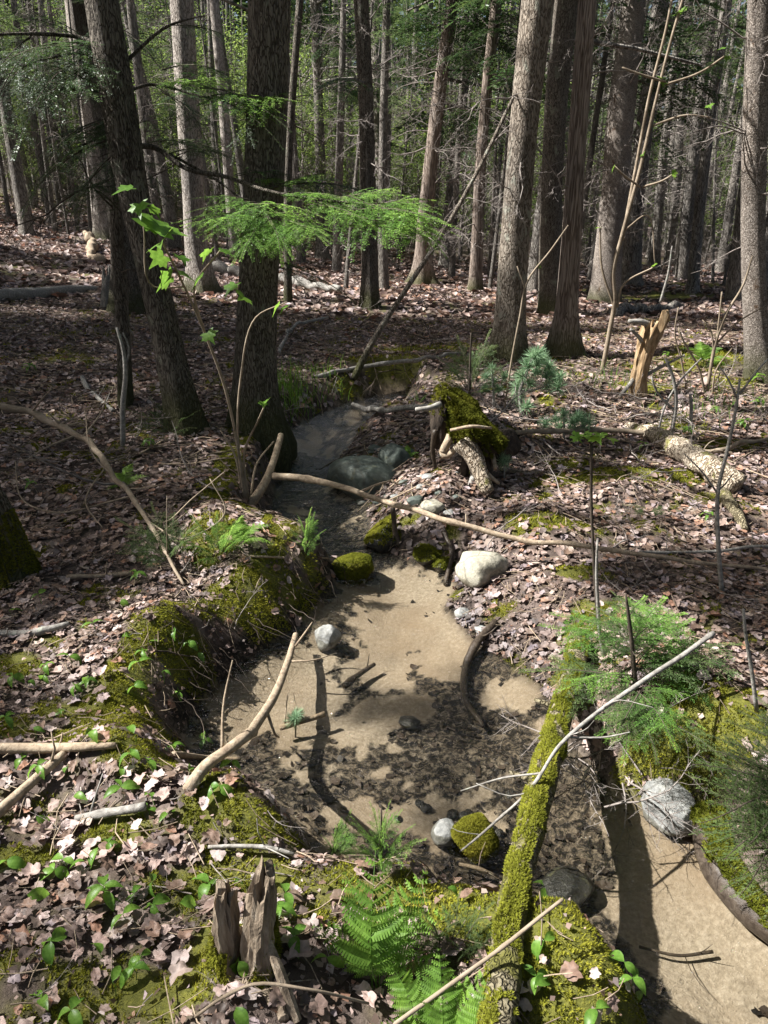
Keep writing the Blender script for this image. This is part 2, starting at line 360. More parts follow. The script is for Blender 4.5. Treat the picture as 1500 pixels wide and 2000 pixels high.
# ------------------------------------------------------------------ moss map (where moss really grows)
_moss = []
for px, py, rx, ry in [(420,1040,.16,.18),(330,1210,.22,.10),(370,1285,.13,.16),(500,1195,.20,.10),(590,1165,.12,.12),(610,1110,.10,.12),(130,1385,.20,.06),(250,1395,.16,.06),(270,1470,.17,.13),(440,1550,.10,.06),
        (510,1590,.16,.09),(560,1010,.10,.08),(1120,1815,.16,.12),(1190,1880,.12,.14),(1250,1970,.12,.10),(1040,1860,.06,.2),(1380,1430,.3,.18),(1340,1380,.12,.12),(1290,1480,.2,.1),(420,1860,.08,.10),(320,1940,.14,.06),(600,1790,.1,.05),(225,1630,.10,.07),
        (1070,1020,.24,.13),(1120,1110,.12,.10),(1180,930,.42,.2),(1110,905,.2,.14),(1300,930,.3,.15),(760,725,.5,.35),(690,770,.25,.12),(840,680,.8,.3),(1370,700,.6,.5),(1260,760,.3,.25),(1430,745,.3,.3),(1330,830,.3,.15),
        (30,1300,.12,.08),(20,1420,.10,.1),(140,700,.4,.2),(430,470,1.2,.7),(60,400,5,2.0),(1290,580,1.6,1.0),(1400,560,1.5,.9),(210,465,.7,.5),(890,1160,.05,.1),(1160,1200,.15,.12),(1120,1240,.12,.12),(40,1680,.1,.06),(1400,870,.25,.15)]:
    P = at(px, py); _moss.append((P[0], P[1], rx, ry))
def moss_at(x, y):
    x = np.asarray(x, float); y = np.asarray(y, float); v = np.zeros(x.shape)
    for mx, my, rx, ry in _moss:
        q = ((x - mx) / rx) ** 2 + ((y - my) / ry) ** 2
        v = np.maximum(v, 1.25 - q)
    dm, bm_ = stream_dist(x, y); dm = dm.reshape(x.shape); bm_ = bm_.reshape(x.shape)
    v = np.maximum(v, np.where((bm_ < .295) & (dm > -.7), 1.0 - np.abs(dm + .25) / .16, -1) * 1.0)
    v = v + .5 * fbm2(x * 5, y * 5, 31) + .25 * vn2(x * 23, y * 23, 35)
    return sstep(.15, .6, v)

# ------------------------------------------------------------------ ground sheet
def spaced(a, b, step, out_lo, out_hi, grow):
    v = list(np.arange(a, b, step)); s = step
    while v[-1] < out_hi: s *= grow; v.append(v[-1] + s)
    s = step; lo = [a]
    while lo[-1] > out_lo: s *= grow; lo.append(lo[-1] - s)
    return np.array(lo[:0:-1] + v)
gx = spaced(-2.7, 2.9, .03, -90, 90, 1.09); gy = spaced(0.6, 5.4, .03, -25, 150, 1.05)
X, Y = np.meshgrid(gx, gy); Z = H(X, Y)
d_, bw_ = stream_dist(X, Y); d_ = d_.reshape(X.shape); bw_ = bw_.reshape(X.shape)
mossm = np.where(Y < 40, moss_at(X, Y), 0) * (d_ < -.01)
shore = sstep(-.5, .0, d_ / np.maximum(bw_, .2))           # wet, silty rim; left bank's is darkened further as undercut shade
sand = sstep(-.04, .03, d_)
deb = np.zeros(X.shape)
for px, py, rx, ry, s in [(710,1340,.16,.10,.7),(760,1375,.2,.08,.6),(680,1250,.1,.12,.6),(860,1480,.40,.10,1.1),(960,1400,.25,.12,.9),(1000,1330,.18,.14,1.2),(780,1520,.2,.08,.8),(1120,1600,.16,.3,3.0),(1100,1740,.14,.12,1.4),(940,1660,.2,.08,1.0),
        (1190,1560,.12,.1,1.2),(640,930,.5,.6,1.3),(600,1010,.5,.4,1.2),(690,1050,.3,.3,1.2),(650,820,.9,.6,.6),(900,1230,.1,.1,.5),(560,1430,.1,.08,.6),(440,1330,.10,.10,.4),(620,1560,.12,.08,.8),(1250,1610,.12,.06,.8),(1160,1760,.05,.1,.8),(1220,1840,.08,.1,.6),(1030,1460,.15,.1,1.0)]:  # dark bed here also paints the log's shadow and the shaded upper stream
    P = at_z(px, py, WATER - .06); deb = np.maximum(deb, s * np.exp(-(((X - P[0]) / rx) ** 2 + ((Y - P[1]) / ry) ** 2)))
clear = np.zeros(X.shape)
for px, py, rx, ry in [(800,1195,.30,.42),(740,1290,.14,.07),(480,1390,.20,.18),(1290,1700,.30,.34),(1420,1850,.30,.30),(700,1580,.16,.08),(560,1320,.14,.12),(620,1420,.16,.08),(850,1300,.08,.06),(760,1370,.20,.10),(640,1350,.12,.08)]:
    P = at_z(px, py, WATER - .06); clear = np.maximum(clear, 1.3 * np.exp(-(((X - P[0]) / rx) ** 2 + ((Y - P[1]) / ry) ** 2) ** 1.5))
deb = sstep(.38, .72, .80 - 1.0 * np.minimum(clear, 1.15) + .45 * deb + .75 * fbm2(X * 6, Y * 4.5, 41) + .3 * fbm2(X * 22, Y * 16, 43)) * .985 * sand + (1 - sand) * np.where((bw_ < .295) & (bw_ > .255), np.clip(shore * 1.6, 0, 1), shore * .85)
DEB_SHADE = deb * sand
g = G(); ny, nx = X.shape
ii, jj = np.meshgrid(np.arange(ny - 1), np.arange(nx - 1), indexing='ij')
F = np.stack([ii * nx + jj, ii * nx + jj + 1, (ii + 1) * nx + jj + 1, (ii + 1) * nx + jj], -1).reshape(-1, 4)
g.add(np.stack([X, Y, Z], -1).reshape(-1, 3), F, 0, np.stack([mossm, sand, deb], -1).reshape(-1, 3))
m, nt, out = nodes('forest_soil'); tc = N(nt, 'ShaderNodeTexCoord'); v = tc.outputs['Object']
at_ = N(nt, 'ShaderNodeAttribute', attribute_name='tint'); sp = N(nt, 'ShaderNodeSeparateColor'); nt.links.new(at_.outputs['Color'], sp.inputs[0])
n1 = noise(nt, v, 9, 8, .7); n2 = noise(nt, v, 55, 5, .7); n3 = noise(nt, v, 1.1, 4, .6)
vor = N(nt, 'ShaderNodeTexVoronoi'); vor.inputs['Scale'].default_value = 16; nt.links.new(v, vor.inputs['Vector'])
soil = ramp(nt, n1, [(.3, (.022, .016, .012)), (.5, (.06, .043, .035)), (.72, (.13, .10, .085))])
soil = mixc(nt, .5, soil, ramp(nt, vor.outputs['Color'], [(.1, (.04, .029, .024)), (.5, (.10, .076, .064)), (.9, (.19, .15, .13))]))
mossc = ramp(nt, n2, [(.3, (.045, .05, .01)), (.55, (.10, .10, .018)), (.75, (.17, .16, .028))])
sandc = ramp(nt, n2, [(.3, (.20, .162, .12)), (.5, (.30, .25, .19)), (.7, (.41, .35, .28))])
sandc = mixc(nt, ramp(nt, n3, [(.42, (0, 0, 0)), (.7, (1, 1, 1))]), sandc, (.23, .17, .115))
grit = noise(nt, v, 190, 3, .8); sandc = mixc(nt, ramp(nt, grit, [(.63, (0, 0, 0)), (.70, (.75, .75, .75))]), sandc, (.12, .09, .06))
deb_shade_c = ramp(nt, n1, [(.3, (.003, .0025, .002)), (.55, (.008, .0064, .005)), (.8, (.026, .02, .014))])
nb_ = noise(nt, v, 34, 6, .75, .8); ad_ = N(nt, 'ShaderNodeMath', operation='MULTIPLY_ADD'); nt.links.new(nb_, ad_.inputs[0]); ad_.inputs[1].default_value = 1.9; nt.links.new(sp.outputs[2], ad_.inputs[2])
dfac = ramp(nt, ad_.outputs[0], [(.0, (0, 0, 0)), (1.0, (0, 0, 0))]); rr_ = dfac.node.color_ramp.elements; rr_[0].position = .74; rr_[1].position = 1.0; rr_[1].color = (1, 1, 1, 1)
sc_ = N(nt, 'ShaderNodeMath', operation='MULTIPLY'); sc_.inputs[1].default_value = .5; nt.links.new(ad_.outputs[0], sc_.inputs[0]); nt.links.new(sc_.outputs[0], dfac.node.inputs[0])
c = mixc(nt, sp.outputs[0], soil, mossc); c = mixc(nt, sp.outputs[1], c, sandc); c = mixc(nt, dfac, c, deb_shade_c)
rip = noise(nt, coords(nt, (1, 1.5, 1)), 42, 3, .6, 2.2); rs = N(nt, 'ShaderNodeMath', operation='MULTIPLY_ADD'); nt.links.new(rip, rs.inputs[0]); rs.inputs[1].default_value = 1.2; nt.links.new(n2, rs.inputs[2])
finish(nt, out, c, .8, rs.outputs[0], .6, .008); M['soil'] = m
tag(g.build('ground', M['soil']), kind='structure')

# ------------------------------------------------------------------ water
wx = np.arange(_bb0[0] + .6, _bb1[0], .06); wy = np.arange(_bb0[1] + .6, _bb1[1], .06)
X, Y = np.meshgrid(wx, wy); dw, _ = stream_dist(X, Y); keep = (dw.reshape(X.shape) > -.12)
idx = -np.ones(X.shape, int); q = keep[:-1, :-1] & keep[1:, :-1] & keep[:-1, 1:] & keep[1:, 1:]
nx = X.shape[1]; ii, jj = np.nonzero(q)
F = np.stack([ii * nx + jj, ii * nx + jj + 1, (ii + 1) * nx + jj + 1, (ii + 1) * nx + jj], -1)
used, inv = np.unique(F, return_inverse=True); F = inv.reshape(F.shape)
Zw = WATER + .0025 * vn2(X * 7, Y * 9, 51) + .0012 * vn2(X * 17, Y * 21, 52)
Vw = np.stack([X, Y, Zw], -1).reshape(-1, 3)[used]
m, nt, out = nodes('stream_water'); tc = N(nt, 'ShaderNodeTexCoord')
mp = N(nt, 'ShaderNodeMapping'); mp.inputs['Scale'].default_value = (1, 1.4, 1); nt.links.new(tc.outputs['Object'], mp.inputs[0])
w1 = noise(nt, mp.outputs[0], 14, 3, .55, 1.2); w2 = noise(nt, mp.outputs[0], 46, 2, .5, .6)
ma = N(nt, 'ShaderNodeMath', operation='MULTIPLY_ADD'); nt.links.new(w2, ma.inputs[0]); ma.inputs[1].default_value = .35; nt.links.new(w1, ma.inputs[2])
b = N(nt, 'ShaderNodeBump'); b.inputs['Strength'].default_value = .9; b.inputs['Distance'].default_value = .03; nt.links.new(ma.outputs[0], b.inputs['Height'])
tr = N(nt, 'ShaderNodeBsdfTransparent'); tr.inputs[0].default_value = (.88, .87, .82, 1)
gl = N(nt, 'ShaderNodeBsdfGlossy'); gl.inputs['Roughness'].default_value = .015; gl.inputs['Color'].default_value = (1, 1, 1, 1); nt.links.new(b.outputs[0], gl.inputs['Normal'])
fr = N(nt, 'ShaderNodeFresnel'); fr.inputs['IOR'].default_value = 1.45
mx = N(nt, 'ShaderNodeMixShader'); nt.links.new(fr.outputs[0], mx.inputs[0]); nt.links.new(tr.outputs[0], mx.inputs[1]); nt.links.new(gl.outputs[0], mx.inputs[2]); nt.links.new(mx.outputs[0], out.inputs[0])
M['water'] = m
tag(G().add(Vw, F).build('stream', M['water']), kind='structure')

# ------------------------------------------------------------------ dead leaves
def rotmats(yaw, tilt, ax):
    """yaw about z, then tilt about a level axis at angle ax"""
    c, s = np.cos(yaw), np.sin(yaw); o, l = np.zeros_like(c), np.ones_like(c)
    Rz = np.stack([np.stack([c, -s, o], -1), np.stack([s, c, o], -1), np.stack([o, o, l], -1)], -2)
    kx, ky = np.cos(ax), np.sin(ax); ct, st = np.cos(tilt), np.sin(tilt); v = 1 - ct
    Rt = np.stack([np.stack([ct + kx*kx*v, kx*ky*v, ky*st], -1), np.stack([kx*ky*v, ct + ky*ky*v, -kx*st], -1), np.stack([-ky*st, kx*st, ct], -1)], -2)
    return Rt @ Rz
def leaf_template(rng, n, curl):
    th = np.linspace(-np.pi, np.pi, n, endpoint=False) + np.pi / n
    rag = rng.random() < .6
    lob = 1 - (.05 if rag else .30) * np.abs(np.sin(th * 2.5)) ** .6 if n >= 14 else 1 - .18 * np.abs(np.sin(th * 2.5))
    r = .5 * lob * (1 + .20 * rng.standard_normal(n) * .7) * (1 - .25 * (np.abs(th) > 2.6))
    x, y = r * np.cos(th), r * np.sin(th) * (rng.uniform(.45, .8) if rag else rng.uniform(.75, 1.05))
    V = [np.stack([x * .5, y * .5, 0 * x], 1), np.stack([x, y, 0 * x], 1)] if n >= 14 else [np.stack([x, y, 0 * x], 1)]
    V = np.concatenate([np.zeros((1, 3))] + V)
    a, b_, f = rng.uniform(-1.1, 1.1) * curl, rng.uniform(-.5, 1.7) * curl, rng.uniform(-.2, .7) * curl
    V[:, 2] = a * V[:, 0] ** 2 + b_ * V[:, 1] ** 2 + f * np.abs(V[:, 1]) + .17 * curl * vn2(V[:, 0] * 6, V[:, 1] * 6, int(rng.integers(999)))
    k = np.arange(n); k2 = (k + 1) % n
    if n >= 14:
        T = np.concatenate([np.stack([0 * k, 1 + k, 1 + k2], 1), np.stack([1 + k, 1 + n + k, 1 + n + k2], 1), np.stack([1 + k, 1 + n + k2, 1 + k2], 1)])
    else: T = np.stack([0 * k, 1 + k, 1 + k2], 1)
    return V, T
PAL = np.array([(.30, .22, .20), (.21, .15, .13), (.37, .295, .285), (.16, .105, .08), (.09, .064, .056), (.27, .15, .105), (.32, .25, .215), (.27, .215, .23)])
PALW = np.array([.18, .2, .09, .17, .14, .08, .06, .08])
def leaf_tints(n, rng):
    k = PAL[rng.choice(len(PAL), n, p=PALW)]; return k * rng.uniform(.7, 1.15, (n, 1))
def ground_normal_tilt(x, y):
    e = .05; gx_ = (H(x + e, y) - H(x - e, y)) / (2 * e); gy_ = (H(x, y + e) - H(x, y - e)) / (2 * e)
    n = np.stack([-gx_, -gy_, np.ones_like(gx_)], -1); return unit(n)
def align(Rm, n):
    """carry z to the ground normal"""
    z = np.array([0, 0, 1.0]); v = np.cross(np.broadcast_to(z, n.shape), n); c = n[:, 2]
    K = np.zeros((len(n), 3, 3)); K[:, 0, 1] = -v[:, 2]; K[:, 0, 2] = v[:, 1]; K[:, 1, 0] = v[:, 2]; K[:, 1, 2] = -v[:, 0]; K[:, 2, 0] = -v[:, 1]; K[:, 2, 1] = v[:, 0]
    return (np.eye(3) + K + K @ K * (1 / (1 + c))[:, None, None]) @ Rm
def scatter(y0, y1, dens, rng, half=.62, pad=.5):
    n = int(dens * (half * (y1 ** 2 - y0 ** 2) + 2 * pad * (y1 - y0)))
    y = np.sqrt(rng.uniform(y0 ** 2, y1 ** 2, n)); x = rng.uniform(-1, 1, n) * (half * y + pad)
    return x, y
rng = np.random.default_rng(11)
LIT = G(); NEAR = []
for (y0, y1, dens, n, size, curl, nt_) in [(.85, 3.4, 1150, 20, (.022, .066), .6, 40), (3.4, 6.5, 850, 11, (.032, .07), .6, 30), (6.5, 13, 260, 7, (.05, .10), .8, 12), (13, 30, 80, 5, (.10, .2), .8, 6)]:
    x, y = scatter(y0, y1, dens, rng)
    d, bwl = stream_dist(x, y); ok = d < -.015
    mo = np.where(y < 25, moss_at(x, y), 0); ok &= rng.random(len(x)) > mo * .86
    ok &= (vn2(x * 1.6, y * 1.6, 77) * .35 + .8) > rng.random(len(x))
    steep = (d > -bwl * .6) & (bwl < .295); ok &= ~(steep & (rng.random(len(x)) < .85))
    x, y, d, bwl = x[ok], y[ok], d[ok], bwl[ok]
    N_ = len(x); sz = rng.uniform(*size, N_); nm = ground_normal_tilt(x, y)
    Rm = align(rotmats(rng.uniform(0, 6.28, N_), np.abs(rng.normal(0, .21, N_)), rng.uniform(0, 6.28, N_)), nm)
    z = H(x, y) + rng.uniform(.004, .03, N_); tint = leaf_tints(N_, rng) * 1.2
    wet = sstep(-.45, -.05, d / np.maximum(bwl, .2)) * (bwl > .4)
    tint = tint * (1 - .45 * wet[:, None]) * np.array([.95, 1, 1.08]) ** wet[:, None]
    temps = [leaf_template(rng, n, curl) for _ in range(nt_)]; which = rng.integers(0, nt_, N_)
    if y0 < 1:
        px, py, w = project(np.stack([x, y, z], 1)); inv_ = (px > 5) & (px < 1495) & (py > 5) & (py < 1995)
        score = np.where(inv_, sz / w, 0) * np.where(wet > .3, .3, 1); top = np.argsort(-score)[:300]
        near_meshes = {}
        for q in top:
            NEAR.append((which[q], Rm[q], (x[q], y[q], z[q] + .006), sz[q], tint[q]))
        near_temps = temps
        keep = np.ones(N_, bool); keep[top] = False
    else: keep = np.ones(N_, bool)
    for t_i, (V, T) in enumerate(temps):
        s_ = np.nonzero((which == t_i) & keep)[0]
        if not len(s_): continue
        P = np.einsum('nij,mj->nmi', Rm[s_] * sz[s_][:, None, None], V) + np.stack([x[s_], y[s_], z[s_]], 1)[:, None]
        FF = T[None] + (np.arange(len(s_)) * len(V))[:, None, None]
        shade = 1 + .26 * vn2(np.arange(len(V)) * 1.7, t_i, 3)
        K = tint[s_][:, None] * shade[None, :, None]
        LIT.add(P.reshape(-1, 3), FF.reshape(-1, 3), 0, K.reshape(-1, 3))
tag(LIT.build('leaf_litter', M['litter']), 'bed of dry brown maple leaves covering the forest floor', 'leaf litter', kind='stuff')
cls = PAL[:6]
lm = {}
for wi, Rm, loc, sz, tn in NEAR:
    ci = int(np.argmin(((cls - tn) ** 2).sum(1)))
    if (wi, ci) not in lm:
        V, T = near_temps[wi]; lm[(wi, ci)] = G().add(V, T, 0, cls[ci]).mesh('dead_leaf', M['litter'])
    o = link('dead_leaf', lm[(wi, ci)]); o.matrix_world = Matrix.Translation(loc) @ Matrix(Rm.tolist()).to_4x4() @ Matrix.Scale(sz, 4)
    lp = project(np.array([loc])); zone = 'beside the right pool' if lp[0][0] > 1000 else ('around the foreground stump' if lp[1][0] > 1680 else ('on the near bank by the moss mound' if lp[1][0] > 1400 else 'on the left bank above the pool'))
    word = ['mauve grey', 'greyish brown', 'pale pinkish', 'dark brown', 'blackish', 'rust brown'][ci]
    tag(o, f"{'large' if sz > .063 else 'small'} {word} dead leaf lying {zone}", 'dead leaf', f'{word} dead leaves {zone}')

# crumbled scraps of leaf between and over them
g = G(); rng = np.random.default_rng(14)
for y0, y1, dens, sz0, sz1 in [(.85, 3.4, 3000, .004, .016), (3.4, 7, 700, .012, .035), (7, 13, 120, .03, .06)]:
    x, y = scatter(y0, y1, dens, rng); d, _ = stream_dist(x, y); mo = moss_at(x, y); ok = (d < -.01) & (rng.random(len(x)) > mo * .8); x, y = x[ok], y[ok]; n = len(x)
    nm = ground_normal_tilt(x, y); Rm = align(rotmats(rng.uniform(0, 6.28, n), np.abs(rng.normal(0, .5, n)), rng.uniform(0, 6.28, n)), nm); s_ = rng.uniform(sz0, sz1, n)
    Q4 = np.array([[-.5, -.4, 0], [.45, -.5, .15], [.5, .4, 0], [-.35, .5, .2]]); P = np.einsum('nij,mj->nmi', Rm * s_[:, None, None], Q4) * rng.uniform(.6, 1.3, (n, 1, 1)) + rng.normal(0, .22, (n, 4, 3)) * s_[:, None, None] * np.array([1, 1, .5]) + np.stack([x, y, H(x, y) + rng.uniform(.003, .022, n)], 1)[:, None]
    g.add(P.reshape(-1, 3), np.arange(n * 4).reshape(-1, 4), 0, np.repeat(leaf_tints(n, rng) * rng.uniform(.35, 1.1, (n, 1)), 4, 0))
tag(g.build('leaf_crumbs', M['litter']), 'crumbled scraps of dead leaf between the whole ones', 'leaf litter', kind='stuff')
# dead needles and fine twigs between the leaves
g = G(); rng = np.random.default_rng(12)
for y0, y1, dens, L, rad in [(.85, 4.5, 170, (.03, .14), .0014), (4.5, 14, 26, (.12, .5), .004)]:
    x, y = scatter(y0, y1, dens, rng); d, _ = stream_dist(x, y); ok = (d < -.02); x, y = x[ok], y[ok]; n = len(x)
    l = rng.uniform(*L, n); a = rng.uniform(0, 6.28, n); dx, dy = np.cos(a) * l / 2, np.sin(a) * l / 2
    A = np.stack([x - dx, y - dy, H(x - dx, y - dy) + .02 + rng.uniform(0, .02, n)], 1); B = np.stack([x + dx, y + dy, H(x + dx, y + dy) + .02 + rng.uniform(0, .02, n)], 1)
    Mid = (A + B) / 2 + rng.normal(0, .06, (n, 3)) * l[:, None] * np.array([1, 1, .4]); T = unit(B - A); S = unit(np.cross(T, [0, 0, 1.0])); U = np.cross(S, T)
    r = rad * rng.uniform(.6, 1.6, n)[:, None]; V = []
    for P in (A, Mid, B):
        V += [P + S * r, P - S * r * .5 + U * r * .9, P - S * r * .5 - U * r * .9]
    V = np.stack(V, 1); f = np.array([[i * 3 + j, i * 3 + (j + 1) % 3, (i + 1) * 3 + (j + 1) % 3, (i + 1) * 3 + j] for i in (0, 1) for j in range(3)])
    g.add(V.reshape(-1, 3), (f[None] + (np.arange(n) * 9)[:, None, None]).reshape(-1, 4), 0, np.repeat(rng.uniform(.55, 1.25, (n, 1)), 9, 0) * np.ones(3))
tag(g.build('twig_litter', M['stick']), 'thin dead twigs scattered among the dry leaves', 'twig litter', kind='stuff')

# ------------------------------------------------------------------ moss tufts
def tufts(P, nrm, h, rng, blades=4):
    n = len(P); t1 = unit(np.cross(nrm, rng.normal(0, 1, (n, 3)))); t2 = np.cross(nrm, t1); V = []
    for k in range(blades):
        a = rng.uniform(0, 6.28, n); o = (t1 * np.cos(a)[:, None] + t2 * np.sin(a)[:, None]); s_ = np.cross(nrm, o)
        hh = (h * rng.uniform(.6, 1.3, n))[:, None]; b0 = P + o * hh * .15
        V.append(np.stack([b0 - s_ * hh * .22, b0 + s_ * hh * .22, b0 + nrm * hh * .9 + o * hh * .7], 1))
    V = np.stack(V, 1).reshape(-1, 3); return V, np.arange(len(V)).reshape(-1, 3)
rng = np.random.default_rng(13); g = G()
for y0, y1, dens, h in [(.85, 3.3, 24000, .0075), (3.3, 6.0, 8000, .012), (6, 14, 500, .035)]:
    x, y = scatter(y0, y1, dens, rng); d, bwl = stream_dist(x, y); mo = moss_at(x, y)
    ok = (d < -.02) & (mo > .25) & (rng.random(len(x)) < mo); x, y = x[ok], y[ok]
    nm = ground_normal_tilt(x, y); P = np.stack([x, y, H(x, y) + .002], 1); P[:, 2] += .012 * vn2(x * 18, y * 18, 61)
    V, F = tufts(P, nm, np.full(len(x), h), rng, 4 if y0 < 6 else 3); tn = np.repeat(rng.uniform(.55, 1.3, (len(x), 1)) * (1 + .25 * vn2(x * 3, y * 3, 64))[:, None] * np.array([1, 1, .9]), len(V) // max(len(x), 1), 0)
    g.add(V, F, 0, tn)
tag(g.build('moss', M['moss'], smooth=False), 'yellow green moss carpeting the banks in soft cushions', 'moss', kind='stuff')
# ------------------------------------------------------------------ branch library (meshes shared by all the trees)
def needles(g, P, D, L, W, rng, mat=1, tint=None, both=True, zs=.18):
    """needles in two ranks along twig points P with twig directions D"""
    z = np.array([0, 0, 1.0]); S = unit(np.cross(np.broadcast_to(z, D.shape), D)); n = len(P)
    for sg in ((-1, 1) if both else (1,)):
        d = unit(D * rng.uniform(.25, .8, (n, 1)) + S * sg + z * rng.normal(0, zs, (n, 1)))
        w = unit(np.cross(d, z + rng.normal(0, .3, (n, 3)))) * W * .5; l = L * rng.uniform(.7, 1.15, (n, 1))
        V = np.stack([P - w * .6, P + d * l * .55 - w, P + d * l, P + d * l * .55 + w], 1)
        F = np.arange(n * 4).reshape(-1, 4)
        t = np.ones((n, 3)) if tint is None else tint
        g.add(V.reshape(-1, 3), F, mat, np.repeat(t * rng.uniform(.75, 1.2, (n, 1)), 4, 0))
def bough(L, seed, nl, nw, sp, side_sp=.055, wood_r=.008, droop=.18, bare=.15, sub=True, width=.5):
    """flat feathery conifer branch along +x from the origin"""
    rng = np.random.default_rng(seed); g = G()
    t = np.linspace(0, 1, 14); wob = rng.normal(0, .02 * L)
    ax = lambda t: np.stack([L * t, wob * np.sin(t * 5) , -droop * L * t ** 2 + .04 * L * np.sin(t * 3)], -1)
    add_tube(g, ax(t), wood_r * (1 - .85 * t), 0, k=4, cap=False)
    PP, DD = [], []; z = np.array([0, 0, 1.0])
    s0 = np.arange(bare * L, L, sp * .8); PP.append(ax(s0 / L)); DD.append(unit(np.gradient(ax(s0 / L), axis=0)))
    ts = np.arange(bare * .7, .97, side_sp / L); sgn = 1
    for ti in ts:
        sgn = -sgn; p0 = ax(np.array([ti]))[0]; d0 = unit(ax(np.array([ti + .02]))[0] - p0)
        l = width * L * (np.sin(np.pi * min(1, ti * 1.15 + .12)) ** .7) * rng.uniform(.55, 1.1) * (1 - .35 * ti)
        if l < .03: continue
        a = R(rng.uniform(42, 66)); sd = unit(np.cross(z, d0)) * sgn; d = unit(d0 * math.cos(a) + sd * math.sin(a) + z * rng.normal(-.05, .08))
        def tw(p0, d, l, dr):
            n = max(3, int(l / sp)); q = np.linspace(0, 1, n)[:, None]
            return p0 + d * l * q - z * dr * l * q ** 2 + unit(np.cross(z, d)) * .05 * l * np.sin(q * 4)
        P = tw(p0, d, l, rng.uniform(.1, .35)); PP.append(P); DD.append(unit(np.gradient(P, axis=0)))
        e = P[[0, len(P) // 2, -1]]; add_tube(g, e, [wood_r * .3, wood_r * .2, wood_r * .1], 0, k=3, cap=False)
        if sub and l > .14:
            ss = 1
            for u in np.arange(.2, .92, side_sp * .8 / l):
                ss = -ss; k = int(u * (len(P) - 1)); l2 = l * .36 * (1 - u * .75) * rng.uniform(.6, 1.2)
                if l2 < .02: continue
                d2 = unit(d * .62 + unit(np.cross(z, d)) * ss * .78 + z * rng.normal(-.08, .1)); P2 = tw(P[k], d2, l2, .2); PP.append(P2); DD.append(unit(np.gradient(P2, axis=0)))
    P = np.concatenate(PP); D = np.concatenate(DD)
    tip = np.clip(P[:, :1] / L, 0, 1); tint = np.concatenate([.9 + .25 * tip, .92 + .2 * tip, .95 + 0 * tip], 1)
    needles(g, P, D, nl, nw, rng, 1, tint); return g
def dead_branch(L, seed, r0=.011, twigs=12, fine=True):
    rng = np.random.default_rng(seed); g = G()
    def grow(p, d, l, r, lev):
        n = 7 if lev == 0 else 4; P = [p]; dd = d
        for i in range(n):
            dd = unit(dd + rng.normal(0, .16 + .06 * lev, 3) + np.array([0, 0, -.05])); P.append(P[-1] + dd * l / n)
        P = np.array(P); add_tube(g, P, np.linspace(r, max(r * .22, .0016), len(P)), 0, k=4 if lev == 0 else 3, cap=False)
        if lev < (2 if fine else 1):
            for i in range(twigs if lev == 0 else 4):
                u = rng.uniform(.15, .98); k = u * (len(P) - 1); i0 = int(k); q = P[i0] + (P[min(i0 + 1, len(P) - 1)] - P[i0]) * (k - i0)
                sd = unit(np.cross(d, rng.normal(0, 1, 3) * np.array([.5, .5, 1]))); grow(q, unit(d * .55 + sd * .8), l * rng.uniform(.18, .42) * (1.1 - u * .5), r * .4 * (1.1 - u * .5), lev + 1)
    grow(np.zeros(3), np.array([1.0, 0, .05]), L, r0, 0); return g
LIBM = {}
BM = [M['twig_dark'], M['needle']]; BN = [M['twig_dark'], M['needle_new_lit']]
LIBM['fine'] = [bough(1.0, 100 + i, .028, .0085, .0125, .06, .008, .07, .1).mesh('branch', BN) for i in range(4)]
LIBM['shade'] = [bough(1.0, 110 + i, .019, .005, .011, .05, .006, .2).mesh('branch', BM) for i in range(4)]
LIBM['coarse'] = [bough(1.0, 120 + i, .040, .014, .020, .060, .006, .22, width=.6).mesh('branch', BM) for i in range(5)]
LIBM['dead'] = [dead_branch(1.0, 130 + i, .010).mesh('dead_branch', M['twig_dead']) for i in range(6)]
LIBM['dead_dark'] = [dead_branch(1.0, 140 + i, .010).mesh('dead_branch', M['twig_dark']) for i in range(4)]
def place(name, me, p0, p1, parent, roll=0.0, fat=1.0):
    """a shared branch mesh of unit length, carried from p0 to p1"""
    p0 = Vector(p0); p1 = Vector(p1); x = (p1 - p0); L = x.length; x.normalize()
    y = Vector((0, 0, 1)).cross(x); y.normalize(); z = x.cross(y)
    if roll: q = Matrix.Rotation(roll, 3, x); y = q @ y; z = q @ z
    m = Matrix(((x.x * L, y.x * L * fat, z.x * L * fat, p0.x), (x.y * L, y.y * L * fat, z.y * L * fat, p0.y), (x.z * L, y.z * L * fat, z.z * L * fat, p0.z), (0, 0, 0, 1)))
    o = link(name, me, parent); o.matrix_basis = Matrix.Translation(-Vector(parent.location)) @ m if parent else m
    return o

# ------------------------------------------------------------------ gaps left in the added canopy, shaping where sun falls
def on_floor(P):
    P = np.atleast_2d(P); return P[:, :2] - SUN[:2] * (P[:, 2:] / SUN[2])
_gaps = []
def gap(P, rx, ry): q = on_floor(P)[0]; _gaps.append((q[0], q[1], rx, ry))
for px, py, rx, ry in [(800,1200,.38,.50),(990,1080,.42,.45),(1170,985,.75,.55),(1380,900,.8,.8),(1430,980,.5,.5),(1000,1200,.35,.3),(570,1110,.42,.34),(370,1290,.30,.28),(280,1460,.16,.08),(130,1500,.12,.06),(1290,1700,.30,.32),(1400,1800,.25,.25),(1060,1500,.14,.35),
        (1130,1860,.25,.25),(730,1780,.16,.14),(690,1680,.12,.08),(60,1640,.10,.07),(330,1810,.10,.06),(60,1800,.10,.06),(690,582,5.2,1.5),(880,560,3.2,1.5),(110,475,3.5,2.0),(60,400,4,2),(1330,740,.9,.7),(1300,830,.8,.5),(1450,760,.6,.6),(560,1540,.2,.15),(1230,1260,.38,.25),(1180,1330,.2,.2),(60,1480,.2,.1),(1090,1290,.2,.2),(200,1560,.14,.08),(760,1500,.2,.12)]:
    gap(at(px, py), rx, ry)
